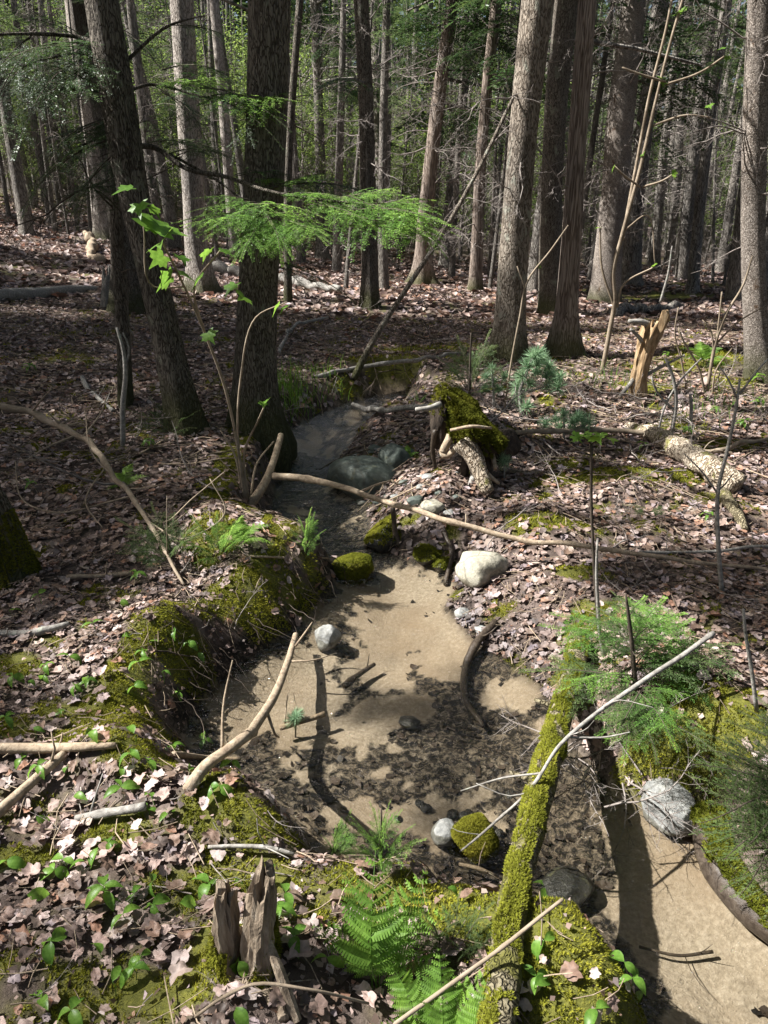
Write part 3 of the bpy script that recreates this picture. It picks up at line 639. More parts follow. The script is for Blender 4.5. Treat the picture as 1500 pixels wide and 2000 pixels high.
for px, py, yy, rx, ry in [(600,420,5.3,1.0,.55),(720,420,5.3,.8,.5),(430,420,5.3,.5,.4),(300,450,4.6,.35,.3),(1050,740,float(at(1022,812)[1]),.6,.6),(1020,150,10.2,.9,.8),(1015,400,10.2,.8,.8),(1130,300,11,.8,.8),(1480,450,8.6,.9,.7),(1480,200,8.6,.9,.8),(355,150,16.5,1.2,1.0),(365,330,16.5,1.2,1),(170,200,22,1.4,1.2),(1230,150,15,1.0,1),(1280,660,7.5,.5,.5),(540,190,5.6,.5,.4),(700,100,14,1,.8),(400,150,25,3,2.5),(300,250,28,3,2),(1380,450,30,3,2),(560,60,30,3,2)]:
    gap(at_y(px, py, yy), rx, ry)
for P_, rx, ry in [(at_z(745,1780,.15),.22,.2),(at_z(1440,1540,.25),.25,.2),(at_z(1210,1230,.2),.4,.25),(at_z(1300,1300,.2),.25,.2)]: gap(P_, rx, ry)
_ga = np.array(_gaps)
def lit(P, grow=0.0):
    q = on_floor(P); v = (((q[:, :1] - _ga[:, 0]) / (_ga[:, 2] + grow)) ** 2 + ((q[:, 1:2] - _ga[:, 1]) / (_ga[:, 3] + grow)) ** 2).min(1)
    return v < 1
def in_frame(P, m=40):
    px, py, w = project(P); return (w > .1) & (px > -m) & (px < 1500 + m) & (py > -m) & (py < 2000 + m)

# ------------------------------------------------------------------ trees
def trunk_geo(P, Rr, seed, k=22, step=.14, rough=.07, flare=.5, lobes=5, hscale=.28):
    Q, r, s = resample(P, Rr, step); th = np.linspace(0, 2 * np.pi, k, endpoint=False); c, s_ = np.cos(th), np.sin(th)
    z = (Q[:, 2] - Q[0, 2])[:, None]; ph = seed * 1.3
    fl = 1 + flare * np.exp(-np.maximum(z - .15, 0) / hscale) * (1 + .45 * np.cos(lobes * th + ph)[None] + .25 * np.cos(2 * th + ph * 2)[None])
    rr = r[:, None] * fl * (1 + rough * vn3(c[None] * 1.2, s_[None] * 1.2, z * .8, seed) + rough * .8 * vn3(c[None] * 3.5, s_[None] * 3.5, z * 1.6, seed + 5))
    V = np.stack([Q[:, :1] + rr * c, Q[:, 1:2] + rr * s_, np.repeat(Q[:, 2:], k, 1)], -1); n = len(Q)
    i, j = np.meshgrid(np.arange(n - 1), np.arange(k), indexing='ij'); j2 = (j + 1) % k
    F = np.stack([i * k + j, i * k + j2, (i + 1) * k + j2, (i + 1) * k + j], -1).reshape(-1, 4)
    return V.reshape(-1, 3), F
TREES = []     # (empty, axis points)
def tree(name, label, path, mat, seed, top=13.0, flare=.5, dead=0, dead_z=(1.2, 5.2), dead_l=(.5, 1.3), dead_set='dead', group=None, canopy=True, k=22, lift_base=None, dead_az=None):
    """path: sightings (px, py, width in px) from the foot upwards; the stem stands in the upright plane through its foot"""
    B = at(path[0][0], path[0][1]); y0 = B[1]
    P, Rr = [], []
    for px, py, w in path:
        q = at_y(px, py, y0); P.append(q); Rr.append(.5 * w / FOC * slant(q))
    P = np.array(P); P[0, 2] = H(P[:1, 0], P[:1, 1])[0]
    f0 = P[0] - (P[1] - P[0]) / max(P[1, 2] - P[0, 2], .1) * .25
    dirn = unit(P[-1] - P[max(0, len(P) - 3)]); e = P[-1]; ext = []
    nst = max(2, int((top - e[2]) / 1.5))
    for i in range(1, nst + 1):
        u = i / nst; q = e + dirn * (top - e[2]) / max(dirn[2], .3) * u; q[:2] = q[:2] * (1 - .0) ; ext.append(q)
    Pf = np.vstack([f0[None], P, np.array(ext)]); Rf = np.concatenate([[Rr[0]], Rr, Rr[-1] * (1 - np.linspace(1 / nst, 1, nst) * .8)])
    t = thing(name, P[0], label, 'tree', group); g = G(); V, F = trunk_geo(Pf, Rf, seed, k, flare=flare, step=.12 if y0 < 9 else .2); g.add(V, F)
    g.build('trunk', M[mat], t, loc=P[0]).location = (0, 0, 0)
    rng = np.random.default_rng(900 + seed)
    for i in range(dead):
        z = rng.uniform(*dead_z); p0 = np.array([np.interp(z, Pf[:, 2], Pf[:, 0]), np.interp(z, Pf[:, 2], Pf[:, 1]), z]); a = rng.uniform(0, 6.28) if dead_az is None else dead_az + rng.normal(0, .8); l = rng.uniform(*dead_l)
        place('dead_branch', LIBM[dead_set][rng.integers(len(LIBM[dead_set]))], p0, p0 + np.array([math.cos(a), math.sin(a), rng.uniform(-.35, .3)]) * l, t, rng.uniform(0, 6.28))
    if canopy: TREES.append((t, Pf, seed))
    return t, Pf

tl, tlP = tree('maple_tree', 'dark leaning trunk with a bright flake of bark low on its left side', [(368,838,62),(345,740,58),(318,620,56),(290,500,56),(262,380,60),(240,250,62),(215,100,64),(198,0,62)], 'bark_dark', 1, flare=.6)
tc_, tcP = tree('cedar_tree', 'thick dark trunk standing behind the leaning maple at left', [(250,612,62),(245,480,56),(232,330,62),(212,180,72),(190,60,74),(180,0,74)], 'bark_dark', 2, flare=.3)
tree('slender_tree', 'thin dark stem growing in front of the dark trunks at left', [(246,792,27),(240,640,26),(230,480,25),(222,300,24),(208,100,20),(204,0,19)], 'bark_dark', 3, top=8, flare=.25, dead=5, dead_set='dead_dark', canopy=False, k=14)
tree('pale_tree', 'pale grey trunk with a mossy foot on the sunny slope at left', [(208,470,44),(196,380,40),(180,220,46),(162,90,48),(150,0,46)], 'bark_grey', 4, dead=8, dead_z=(2, 7))
tree('grey_tree', 'tall grey trunk lit along its left edge, mossy flared foot', [(393,572,50),(383,470,42),(374,330,43),(364,160,43),(356,0,44)], 'bark_grey', 5, flare=.7, dead=14, dead_z=(2, 7))
tree('birch_tree', 'narrow pale birch stem between the grey trunk and the large maple', [(460,512,20),(452,420,20),(440,250,20),(425,80,20),(418,0,20)], 'bark_grey', 6, top=10, flare=.3, dead=6, dead_z=(2, 6), k=14)
tree('big_maple_tree', 'large dark furrowed trunk rising beside the stream', [(502,850,84),(499,770,78),(500,680,76),(504,560,74),(511,420,76),(519,250,78),(524,100,80),(527,0,82)], 'bark_dark', 7, top=15, flare=.6, k=30)
tree('slender_tree', 'thin dark stem just right of the large furrowed trunk', [(563,592,17),(562,520,16),(563,350,14),(572,180,14),(586,0,14)], 'bark_dark', 8, top=9, flare=.3, dead=10, dead_set='dead_dark', dead_z=(1, 5), canopy=False, k=12)
tree('slender_tree', 'slim trunk with broken grey branches left of the mossy footed tree', [(629,508,25),(627,380,22),(622,200,20),(618,0,21)], 'bark_far', 9, dead=28, dead_z=(1.5, 7), dead_l=(.8, 2), k=14)
tree('maple_tree', 'straight dark trunk with green mossy foot beyond the stream bend', [(722,602,34),(721,480,32),(718,330,30),(713,160,31),(705,0,31)], 'bark_dark', 10, flare=.4, dead=26, dead_z=(1.2, 6))
tree('slender_tree', 'pale stem half hidden behind the mossy footed trunk', [(742,500,20),(741,350,19),(737,150,20),(732,0,20)], 'bark_grey', 11, dead=6, dead_z=(2, 7), k=14)
tree('cedar_tree', 'reddish cedar trunk with a widely flared foot, leaning right', [(826,556,40),(828,470,32),(842,320,28),(862,150,25),(884,0,24)], 'bark_cedar', 12, flare=.9, dead=44, dead_z=(1.0, 6.5), dead_l=(.8, 1.9))
tree('cedar_tree', 'thin dark cedar just right of the flared cedar', [(870,522,24),(878,420,22),(895,250,20),(918,90,19),(930,0,19)], 'bark_far', 13, dead=40, dead_z=(1, 7), dead_l=(.8, 2), k=14)
tree('cedar_tree', 'slim brown cedar between the leaning pole and the spotted trunk', [(927,572,26),(932,460,22),(940,300,21),(955,130,21),(970,0,22)], 'bark_cedar', 14, dead=38, dead_z=(1, 6), dead_l=(.7, 1.8), k=14)
tree('spotted_tree', 'stout brown trunk mottled with lichen beside the seedling pines', [(990,702,62),(997,600,56),(1006,460,55),(1018,300,57),(1036,120,60),(1050,0,64)], 'bark_brown', 15, top=15, flare=.6, dead=14, dead_z=(1.5, 5), k=28)
tree('dark_tree', 'dark rough trunk just behind the smooth grey cedar', [(1076,612,48),(1075,500,42),(1078,350,42),(1088,180,43),(1106,0,46)], 'bark_dark', 16, flare=.4, dead=16, dead_z=(1.5, 6))
tree('cedar_tree', 'smooth grey cedar trunk with a forked mossy foot', [(1102,692,50),(1108,600,40),(1116,480,38),(1125,320,36),(1136,150,35),(1147,0,35)], 'bark_cedar', 17, top=14, flare=.8, dead=8, dead_z=(1.2, 5), k=24)
tree('fir_tree', 'thick dark scaly trunk shedding twigs behind the pale sapling', [(1180,592,58),(1188,500,52),(1200,380,52),(1212,230,52),(1230,80,44),(1240,0,42)], 'bark_scaly', 18, flare=.3, dead=48, dead_z=(1.2, 6.5), dead_l=(.8, 1.9))
tree('fir_tree', 'dark trunk standing behind the thick scaly fir', [(1232,560,36),(1240,400,34),(1258,250,32),(1280,80,30),(1292,0,30)], 'bark_far', 19, dead=34, dead_z=(1.2, 7), dead_l=(.8, 2))
tree('spruce_tree', 'pale scaly spruce trunk at the right edge', [(1486,742,52),(1478,640,46),(1472,480,44),(1474,320,45),(1480,150,47),(1486,0,50)], 'bark_scaly', 20, flare=.35, dead=26, dead_z=(1.2, 4.5), dead_l=(.5, 1.1), k=24)
tree('slender_tree', 'thin leaning dark trunk far back at right', [(1352,572,22),(1362,450,20),(1385,250,20),(1420,0,20)], 'bark_far', 21, dead=34, dead_z=(1, 7), dead_l=(.6, 1.8), k=12)
tree('slender_tree', 'thin dark trunk in the gloom left of the right edge spruce', [(1305,520,17),(1318,400,16),(1330,200,16),(1345,0,16)], 'bark_far', 22, dead=34, dead_z=(1, 8), dead_l=(.6, 1.8), k=12)
for i, (bx, by, tx, w, lb) in enumerate([(70,392,50,9,'leftmost of four thin dark saplings on the far left slope'),(85,395,68,10,'second of four thin dark saplings on the far left slope'),(118,402,92,13,'third and thickest of four dark saplings on the far left slope'),(138,408,118,9,'last of four thin dark saplings on the far left slope')]):
    tree('sapling_tree', lb, [(bx, by, w), ((bx + tx) // 2 + 4, 320, w - 1), (tx, 230, w - 2)], 'bark_far', 30 + i, top=9, flare=.2, dead=8, dead_set='dead_dark', dead_z=(2, 8), canopy=False, k=10, group='thin saplings on the far left slope')

# boughs of the dark hemlock at left, some catching the sun
rngb = np.random.default_rng(5)
def hang(parent, a, b, ya, yb, kind, n=1):
    for q in range(n):
        j = rngb.normal(0, 14, 4) if q else np.zeros(4)
        p0, p1 = at_y(a[0] + j[0], a[1] + j[1], ya), at_y(b[0] + j[2], b[1] + j[3], yb + rngb.normal(0, .12))
        ms = LIBM[kind]; place('branch', ms[rngb.integers(len(ms))], p0, p1, parent, rngb.normal(0, .18))
yl = float(tlP[1][1]); yc = float(tcP[1][1])
g = G()
for pts, r in [([(248,285,yl-.1),(310,292,6.0),(365,330,5.8),(440,345,5.6),(520,372,5.4),(640,392,5.2),(760,405,5.1),(830,425,5.0)], (.022,.004)), ([(222,190,yl-.1),(300,165,6.0),(400,190,5.7),(500,205,5.5)], (.014,.003)), ([(205,100,yl),(150,72,5.9),(60,66,5.6),(-60,70,5.3)], (.02,.006)),([(225,205,yl),(180,110,5.8),(60,120,5.4)],(.016,.004)),([(330,300,6.0),(420,350,5.9),(480,400,5.5),(505,430,5.3)],(.012,.003)),([(225,140,yl),(330,50,5.7),(400,30,5.6)],(.014,.003))]:
    P = np.array([at_y(*p) for p in pts]); Q, rr, _ = resample(P, np.linspace(r[0], r[1], len(P)), .08); add_tube(g, Q, rr, k=7, rough=.12, seed=4)
g.build('limb', M['bark_dark'], tl, loc=np.array(tl.location)).location = (0, 0, 0)
for a, b, ya, yb, kind, n in [(a_, b_, c_, d_, k_, 3 if k_ == 'fine' else n_) for a_, b_, c_, d_, k_, n_ in [((500,420),(350,436),5.3,5.0,'fine',1),((520,425),(400,455),5.2,4.9,'fine',1),((500,395),(390,400),5.4,5.2,'fine',1),((510,430),(470,500),5.2,4.9,'fine',1),((520,420),(570,500),5.2,4.9,'fine',1),((500,415),(640,430),5.3,5.0,'fine',1),((560,380),(690,385),5.4,5.2,'fine',1),((540,360),(640,345),5.5,5.5,'fine',1),((600,400),(740,430),5.2,4.9,'fine',1),((640,392),(800,372),5.3,5.2,'fine',1),((700,410),(900,432),5.1,4.8,'fine',1),((660,415),(820,460),5.1,4.8,'fine',1),((720,400),(870,400),5.2,5.1,'fine',1),((480,360),(560,345),5.6,5.6,'fine',1),((760,430),(860,480),5.0,4.8,'fine',1),((560,430),(640,470),5.1,4.8,'fine',1),((460,345),(600,330),5.6,5.6,'shade',2),((520,372),(750,340),5.5,5.7,'shade',2),
        ((470,205),(580,190),5.6,5.4,'fine',1),((440,215),(560,225),5.6,5.4,'fine',1),((400,190),(500,185),5.7,5.5,'fine',1),((400,190),(560,240),5.7,5.4,'shade',2),((330,165),(450,160),6.0,5.7,'fine',1),((300,165),(420,260),6.0,5.6,'shade',2),((330,300),(470,280),6.0,5.7,'shade',2),((270,285),(400,260),6.2,6.0,'shade',1),((500,205),(440,300),5.6,5.3,'shade',1),
        ((225,190),(0,160),6.0,5.2,'shade',2),((180,110),(-20,230),5.8,5.0,'shade',2),((200,90),(-60,80),5.8,5.0,'shade',2),((230,230),(40,300),6.0,5.3,'shade',3),((230,260),(-10,360),6.1,5.2,'shade',2),((235,300),(90,420),6.2,5.5,'shade',2),((235,330),(330,300),6.2,5.7,'shade',1),((240,310),(300,400),6.2,5.6,'shade',1),((150,72),(0,0),5.9,5.4,'shade',2),((120,70),(60,180),5.8,5.2,'shade',2),((60,120),(-80,280),5.4,4.7,'shade',2),
        ((225,60),(330,110),6.0,5.6,'shade',2),((330,50),(480,60),5.7,5.6,'shade',2),((220,20),(90,-40),6.0,5.5,'shade',1),((240,420),(160,330),6.2,5.6,'shade',1),((235,200),(60,60),6.0,5.3,'shade',2),((230,280),(100,250),6.1,5.6,'shade',2),((200,60),(90,150),5.9,5.3,'shade',2),((60,70),(-60,180),5.6,5.0,'shade',2),((240,350),(120,380),6.2,5.7,'shade',2),((330,165),(480,110),6.0,5.7,'shade',2),((320,290),(440,250),6.0,5.7,'shade',2),((500,520),(690,545),5.9,6.1,'shade',2),((540,510),(600,560),5.9,5.7,'shade',1)]]:
    hang(tl, a, b, ya, yb, kind, n)

# unseen trees added around the stream so that their crowns shade it
rngc = np.random.default_rng(21)
_ft = []; BOULDER_Y = float(at(942, 1120)[1]) + .1
for i in range(1500):
    x, y = rngc.uniform(-19, 9), rngc.uniform(-6, 27)
    if (abs(x) < 2.2 and y < 9) or (-11 < x < 0 and .3 < y < 3.4): continue
    if -13 < x < 0 and abs(y - BOULDER_Y) < .45: continue
    if in_frame(np.array([[x, y, 1.0]]), 160)[0] or in_frame(np.array([[x, y, 3.0]]), 160)[0]: continue
    if any((x - a) ** 2 + (y - b) ** 2 < 2.3 ** 2 for a, b in _ft): continue
    if any((x - P[1, 0]) ** 2 + (y - P[1, 1]) ** 2 < 1.5 ** 2 for _, P, _ in TREES): continue
    if lit(np.array([[x, y, zz_] for zz_ in np.linspace(.5, 10.5, 24)]), .12).sum() > 1: continue
    _ft.append((x, y))
trunk_lib = []
for i in range(5):
    r0 = .15 + .03 * i; zz = np.linspace(-.3, 14, 16); P = np.stack([.12 * np.sin(zz * .4 + i), .12 * np.cos(zz * .33 + i * 2) - .12, zz], 1)
    V, F = trunk_geo(P, r0 * (1 - .8 * np.clip(zz, 0, 14) / 14.5), 40 + i, 12, .5, flare=.35); trunk_lib.append(G().add(V, F).mesh('trunk', M['bark_far']))
for i, (x, y) in enumerate(_ft):
    z = float(H(np.array([x]), np.array([y]))[0])
    t = thing('shade_conifer', (x, y, z), 'tall conifer standing outside the picture, shading the stream', 'tree', 'conifers around the stream outside the picture')
    link('trunk', trunk_lib[i % 5], t); zz = np.linspace(0, 14, 8); TREES.append((t, np.stack([x + 0 * zz, y + 0 * zz, z + zz], 1), 60 + i))
_nb = 0
# enough added boughs to shade the floor where the wood is dark, none across the gaps
cx0, cy0, cs = -9.0, -.5, .2; CW, CH = int(20 / cs), int(31 / cs); cover = np.zeros((CH, CW))
gxx, gyy = np.meshgrid(cx0 + (np.arange(CW) + .5) * cs, cy0 + (np.arange(CH) + .5) * cs)
want = 3.8 + 1.2 * fbm2(gxx * .9, gyy * .9, 81); want = np.where(np.abs(gxx) < .62 * gyy + 1.5, want, .8)
for px, py, rx, ry in [(250,760,2.2,1.6),(100,900,1.2,1.0),(640,900,.9,1.4),(800,660,3,1.2),(1350,1480,.5,.35),(950,1440,.5,.25),(1200,1130,.5,.2),(300,1000,.6,.5),(560,660,2,1.5),(100,1150,.5,.3)]:
    P_ = on_floor(at(px, py))[0]; want += 2.5 * np.exp(-(((gxx - P_[0]) / rx) ** 2 + ((gyy - P_[1]) / ry) ** 2))
LIMB = (lambda g: add_tube(g, np.array([[0, 0, 0], [.5, 0, .02], [1, 0, 0]]), [.018, .013, .008], k=5, cap=False))(G()).mesh('bare_limb', M['bark_far'])
for rnd in range(4):
    for t, P, seed in TREES:
        rng = np.random.default_rng(3000 + seed + 500 * rnd); top = P[-1, 2]; nb = 45; far = P[1, 1] > 14
        for i in range(nb):
            z = rng.uniform(3.8, top); px_, py_ = np.interp(z, P[:, 2], P[:, 0]), np.interp(z, P[:, 2], P[:, 1])
            a = rng.uniform(0, 6.28); l = (rng.uniform(1.6, 3.0), rng.uniform(1.6, 3.0), rng.uniform(1.2, 2.2), rng.uniform(.8, 1.6), rng.uniform(.7, 1.3), rng.uniform(.5, 1.0), rng.uniform(.4, .8), rng.uniform(.4, .8))[rnd] * (1 - .4 * max(0, (z - 5) / (top - 4))); off_ = rng.uniform(.2, 3.2) if rnd > 2 else 0
            a2 = a + (rng.normal(0, .8) if rnd > 2 else 0); st = np.array([px_, py_, z]); p0 = st + np.array([math.cos(a), math.sin(a), -.12]) * off_; p1 = p0 + np.array([math.cos(a2), math.sin(a2), rng.uniform(-.3, .12)]) * l; a = a2
            mids = p0 + (p1 - p0) * np.array([[.2], [.4], [.6], [.8], [1.]])
            side = np.array([-math.sin(a), math.cos(a), 0]) * .55 * l; wings = np.vstack([mids, mids[1:4] + side, mids[1:4] - side])
            if lit(wings, .14).any(): continue
            if not far and in_frame(np.vstack([mids, p0]), 30).any(): continue
            if far and in_frame(mids, 30).any() and rng.random() < .45: continue
            q = on_floor(wings); ci = ((q[:, 0] - cx0) / cs).astype(int); ri = ((q[:, 1] - cy0) / cs).astype(int); inn_ = (ci > 1) & (ci < CW - 2) & (ri > 1) & (ri < CH - 2)
            if inn_.sum() < 4 and rnd > 2: continue
            if inn_.sum() < 4:
                if rng.random() > .12: continue
            else:
                need = (want - cover)[ri[inn_], ci[inn_]]
                if need.mean() < .4: continue
                for r_, c_ in zip(ri[inn_], ci[inn_]): cover[r_ - 1:r_ + 2, c_ - 1:c_ + 2] += .34 * (1 if l > 1.2 else .6)
            place('branch', LIBM['coarse'][rng.integers(5)], p0, p1, t, rng.normal(0, .2)); _nb += 1
            if off_ > .3: place('bare_limb', LIMB, st, p0, t)
# finer sprays added on long limbs, shading what is still open between the gaps
rng = np.random.default_rng(777); tx = np.array([P[1, 0] for _, P, _ in TREES]); ty = np.array([P[1, 1] for _, P, _ in TREES]); n_limb = {}; nodes_ = []
near_cells = (gyy < 7.5) & (np.abs(gxx) < .62 * gyy + 1.2)
want = np.where((gyy < 2.3) & (gxx < .5), want * .8, want)
for i in range(9000):
    if i % 40 == 0:
        w_ = np.maximum(want - cover, 0) * near_cells * np.where(gyy < 4.5, 2.5, 1); w_ = np.where(w_ > .6, w_, 0).ravel()
        if w_.sum() < 5: break
        cand = rng.choice(len(w_), 40, p=w_ / w_.sum())
    ci0 = cand[i % 40]; g0 = np.array([gxx.ravel()[ci0] + rng.uniform(-.1, .1), gyy.ravel()[ci0] + rng.uniform(-.1, .1), 0]); z = rng.uniform(4.2, 10.5); c_ = g0 + SUN * z / SUN[2]
    dist = np.hypot(tx - c_[0], ty - c_[1]); k = int(np.argmin(dist + rng.uniform(0, 1.2, len(dist))))
    if nodes_:
        nd = np.linalg.norm(np.array([n_[0] for n_ in nodes_]) - c_, axis=1); jn = int(np.argmin(nd))
    else: nd, jn = [9e9], 0
    hop = nd[jn] < 1.3
    if not hop and (dist[k] > 4.6 or dist[k] < .4): continue
    if hop: k = nodes_[jn][1]
    l = rng.uniform(.35, .95) if i < 5000 else rng.uniform(.25, .5); t, P, seed = TREES[k]; zt = min(z + .15 + .1 * dist[k], P[-1, 2] - .5); st = np.array([np.interp(zt, P[:, 2], P[:, 0]), np.interp(zt, P[:, 2], P[:, 1]), zt]); st = nodes_[jn][0] if hop else st; dr = unit((c_ - st) * [1, 1, 0]); a = math.atan2(dr[1], dr[0]) + rng.normal(0, .7)
    d2 = np.array([math.cos(a), math.sin(a), rng.uniform(-.3, .1)]); p0 = c_ - d2 * l * .5; p1 = c_ + d2 * l * .5; mids = p0 + (p1 - p0) * np.array([[.1], [.4], [.7], [1.]]); side = np.array([-math.sin(a), math.cos(a), 0]) * .5 * l; wings = np.vstack([mids, mids[1:3] + side, mids[1:3] - side])
    if lit(wings, .03).any() or in_frame(np.vstack([mids, p0]), 30).any(): continue
    lm_ = st + (p0 - st) * np.linspace(.2, 1, 8)[:, None]
    if in_frame(lm_, 10).any() or lit(lm_).sum() > 2: continue
    q = on_floor(wings); ci = ((q[:, 0] - cx0) / cs).astype(int); ri = ((q[:, 1] - cy0) / cs).astype(int); ok_ = (ci > 1) & (ci < CW - 2) & (ri > 1) & (ri < CH - 2)
    if not ok_.all() or (want - cover)[ri, ci].mean() < .3: continue
    if n_limb.get(k, 0) > 140: continue
    n_limb[k] = n_limb.get(k, 0) + 1
    for r_, c2 in zip(ri, ci): cover[r_, c2] += .5
    place('branch', LIBM['coarse'][rng.integers(5)], p0, p1, t, rng.normal(0, .2), 1.1); place('bare_limb', LIMB, st, p0, t, 0, .25 if hop else .6 / max(1, dist[k])); nodes_.append((c_, k)); _nb += 1
print('canopy trees', len(TREES), 'branches', _nb, 'cover', cover[10:120, 20:80].mean())

# ------------------------------------------------------------------ the wood behind
def crown_geo(seed, z0, z1, nb, Lmax, nl, nw, sp):
    rng = np.random.default_rng(seed); g = G(); pool = []
    for i in range(4):
        q = bough(1.0, seed * 7 + i, nl, nw, sp, .085, .006, .25, .1, True, .55); pool.append(q)
    for i in range(nb):
        z = z0 + (z1 - z0) * rng.random(); a = rng.uniform(0, 6.28); l = Lmax * rng.uniform(.5, 1) * (1 - .75 * (z - z0) / (z1 - z0 + .5)); q = pool[i % 4]
        el = rng.normal(-.12, .12); ca, sa, ce, se = math.cos(a), math.sin(a), math.cos(el), math.sin(el)
        Rm = np.array([[ca, -sa, 0], [sa, ca, 0], [0, 0, 1]]) @ np.array([[ce, 0, -se], [0, 1, 0], [se, 0, ce]]) * l; off = g.n
        for V, K in zip(q.V, q.K): g.V.append(V @ Rm.T + np.array([0, 0, z])); g.K.append(K * rng.uniform(.8, 1.15))
        for F, Mi in zip(q.F, q.M): g.F.append(F + off); g.M.append(Mi)
        g.n += q.n
    return g
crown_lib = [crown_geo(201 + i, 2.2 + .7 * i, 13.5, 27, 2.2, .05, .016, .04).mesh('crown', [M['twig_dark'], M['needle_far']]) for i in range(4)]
def dead_geo(seed, n, z0, z1):
    rng = np.random.default_rng(seed); g = G()
    for i in range(n):
        q = dead_branch(rng.uniform(.7, 1.9), seed * 50 + i, .014, 9); a = rng.uniform(0, 6.28); ca, sa = math.cos(a), math.sin(a); z = rng.uniform(z0, z1); off = g.n
        Rm = np.array([[ca, -sa, 0], [sa, ca, 0], [0, 0, 1]])
        for V, K in zip(q.V, q.K): g.V.append(V @ Rm.T + np.array([0, 0, z])); g.K.append(K)
        for F, Mi in zip(q.F, q.M): g.F.append(F + off); g.M.append(Mi)
        g.n += q.n
    return g
dead_lib = [dead_geo(301 + i, 52, .6, 9).mesh('dead_branches', M['twig_dead']) for i in range(3)] + [dead_geo(305, 30, .8, 9).mesh('dead_branches', M['twig_dark'])]
def leafy_geo(seed, n, size, rad, z0, z1):
    rng = np.random.default_rng(seed); g = G(); nc = 46
    Cn = np.stack([rng.normal(0, rad * .5, nc), rng.normal(0, rad * .5, nc), rng.uniform(z0, z1, nc)], 1)
    for c in Cn:
        b0 = np.array([0, 0, max(.3, c[2] - rng.uniform(.4, 1.2))]); add_tube(g, np.array([b0, (b0 + c) / 2 + rng.normal(0, .08, 3), c]), [.012, .008, .004], 0, k=3, cap=False)
    zz = np.linspace(-.2, z1, 8); add_tube(g, np.stack([.05 * np.sin(zz), .05 * np.cos(zz * 1.3), zz], 1), np.linspace(.04, .01, 8), 0, k=6, cap=False)
    P = Cn[rng.integers(nc, size=n)] + rng.normal(0, 1, (n, 3)) * np.array([.26, .26, .14]); d = unit(rng.normal(0, 1, (n, 3)) * np.array([1, 1, .4])); w = unit(np.cross(d, [0, 0, 1.0]) + rng.normal(0, .3, (n, 3))) * size * .32; l = size * rng.uniform(.7, 1.2, (n, 1))
    V = np.stack([P, P + d * l * .5 - w, P + d * l, P + d * l * .5 + w], 1); g.add(V.reshape(-1, 3), np.arange(n * 4).reshape(-1, 4), 1, np.repeat(rng.uniform(.7, 1.25, (n, 1)) * np.ones(3), 4, 0)); return g
leafy_lib = [leafy_geo(401 + i, 5000, .07, 1.6, .8, 5.2).mesh('foliage', [M['twig_dead'], M['leaf_far']]) for i in range(3)]
rngf = np.random.default_rng(33); _bt = [(P[1, 0], P[1, 1]) for _, P, _ in TREES if P[1, 1] > 5]
n_far = 0
for i in range(4000):
    y = math.sqrt(rngf.uniform(17 ** 2, 52 ** 2)); x = rngf.uniform(-1, 1) * (.62 * y + 1)
    if x < 0 and y < 21: continue
    if any((x - a) ** 2 + (y - b) ** 2 < (1.5 + .015 * y) ** 2 for a, b in _bt): continue
    _bt.append((x, y)); n_far += 1; z = float(H(np.array([x]), np.array([y]))[0])
    dk = x > 0
    t = thing('wood_tree', (x, y, z), f"{'dark conifer with bare lower branches' if dk else 'conifer with hanging green branches'} standing {'just behind the near trunks' if y < 27 else ('in the middle of the wood' if y < 40 else 'deep in the wood')} at {'right' if dk else 'left'}", 'tree', f"conifers {'just behind' if y < 27 else ('midway' if y < 40 else 'deep')} in the {'right' if dk else 'left'} of the wood")
    s = rngf.uniform(.75, 1.15); t.scale = (s * rngf.uniform(.5, 1.0),) * 2 + (s,); t.rotation_euler = (rngf.normal(0, .035), rngf.normal(.02, .035), rngf.uniform(0, 6.28))
    link('trunk', trunk_lib[rngf.integers(5)], t)
    if rngf.random() < .82: c = link('crown', crown_lib[rngf.integers(4)], t); c.location.z = 1.6 if dk and y < 30 else 0; c.rotation_euler.z = rngf.uniform(0, 6)
    if rngf.random() < .8: link('dead_branches', dead_lib[rngf.integers(4)], t).rotation_euler.z = rngf.uniform(0, 6)
    if n_far >= 210: break
for i in range(400):
    y = math.sqrt(rngf.uniform(25 ** 2, 48 ** 2)); x = rngf.uniform(-1, 1) * (.6 * y)
    if rngf.random() > (.95 if x < -1 else .4): continue
    if any((x - a) ** 2 + (y - b) ** 2 < 1.1 for a, b in _bt): continue
    _bt.append((x, y)); z = float(H(np.array([x]), np.array([y]))[0]); s = rngf.uniform(.7, 1.5)
    o = link('leafy_shrub', leafy_lib[rngf.integers(3)]); o.location = (x, y, z); o.scale = (s,) * 3; o.rotation_euler.z = rngf.uniform(0, 6)
    tag(o, f"bright green leafy young tree between the far trunks at {'right' if x > 0 else 'left'}, {'nearer' if y < 36 else 'farther back'}", 'young tree', f"leafy young trees {'nearer' if y < 36 else 'farther'} in the {'right' if x > 0 else 'left'} of the wood")
    if len(_bt) > 370: break
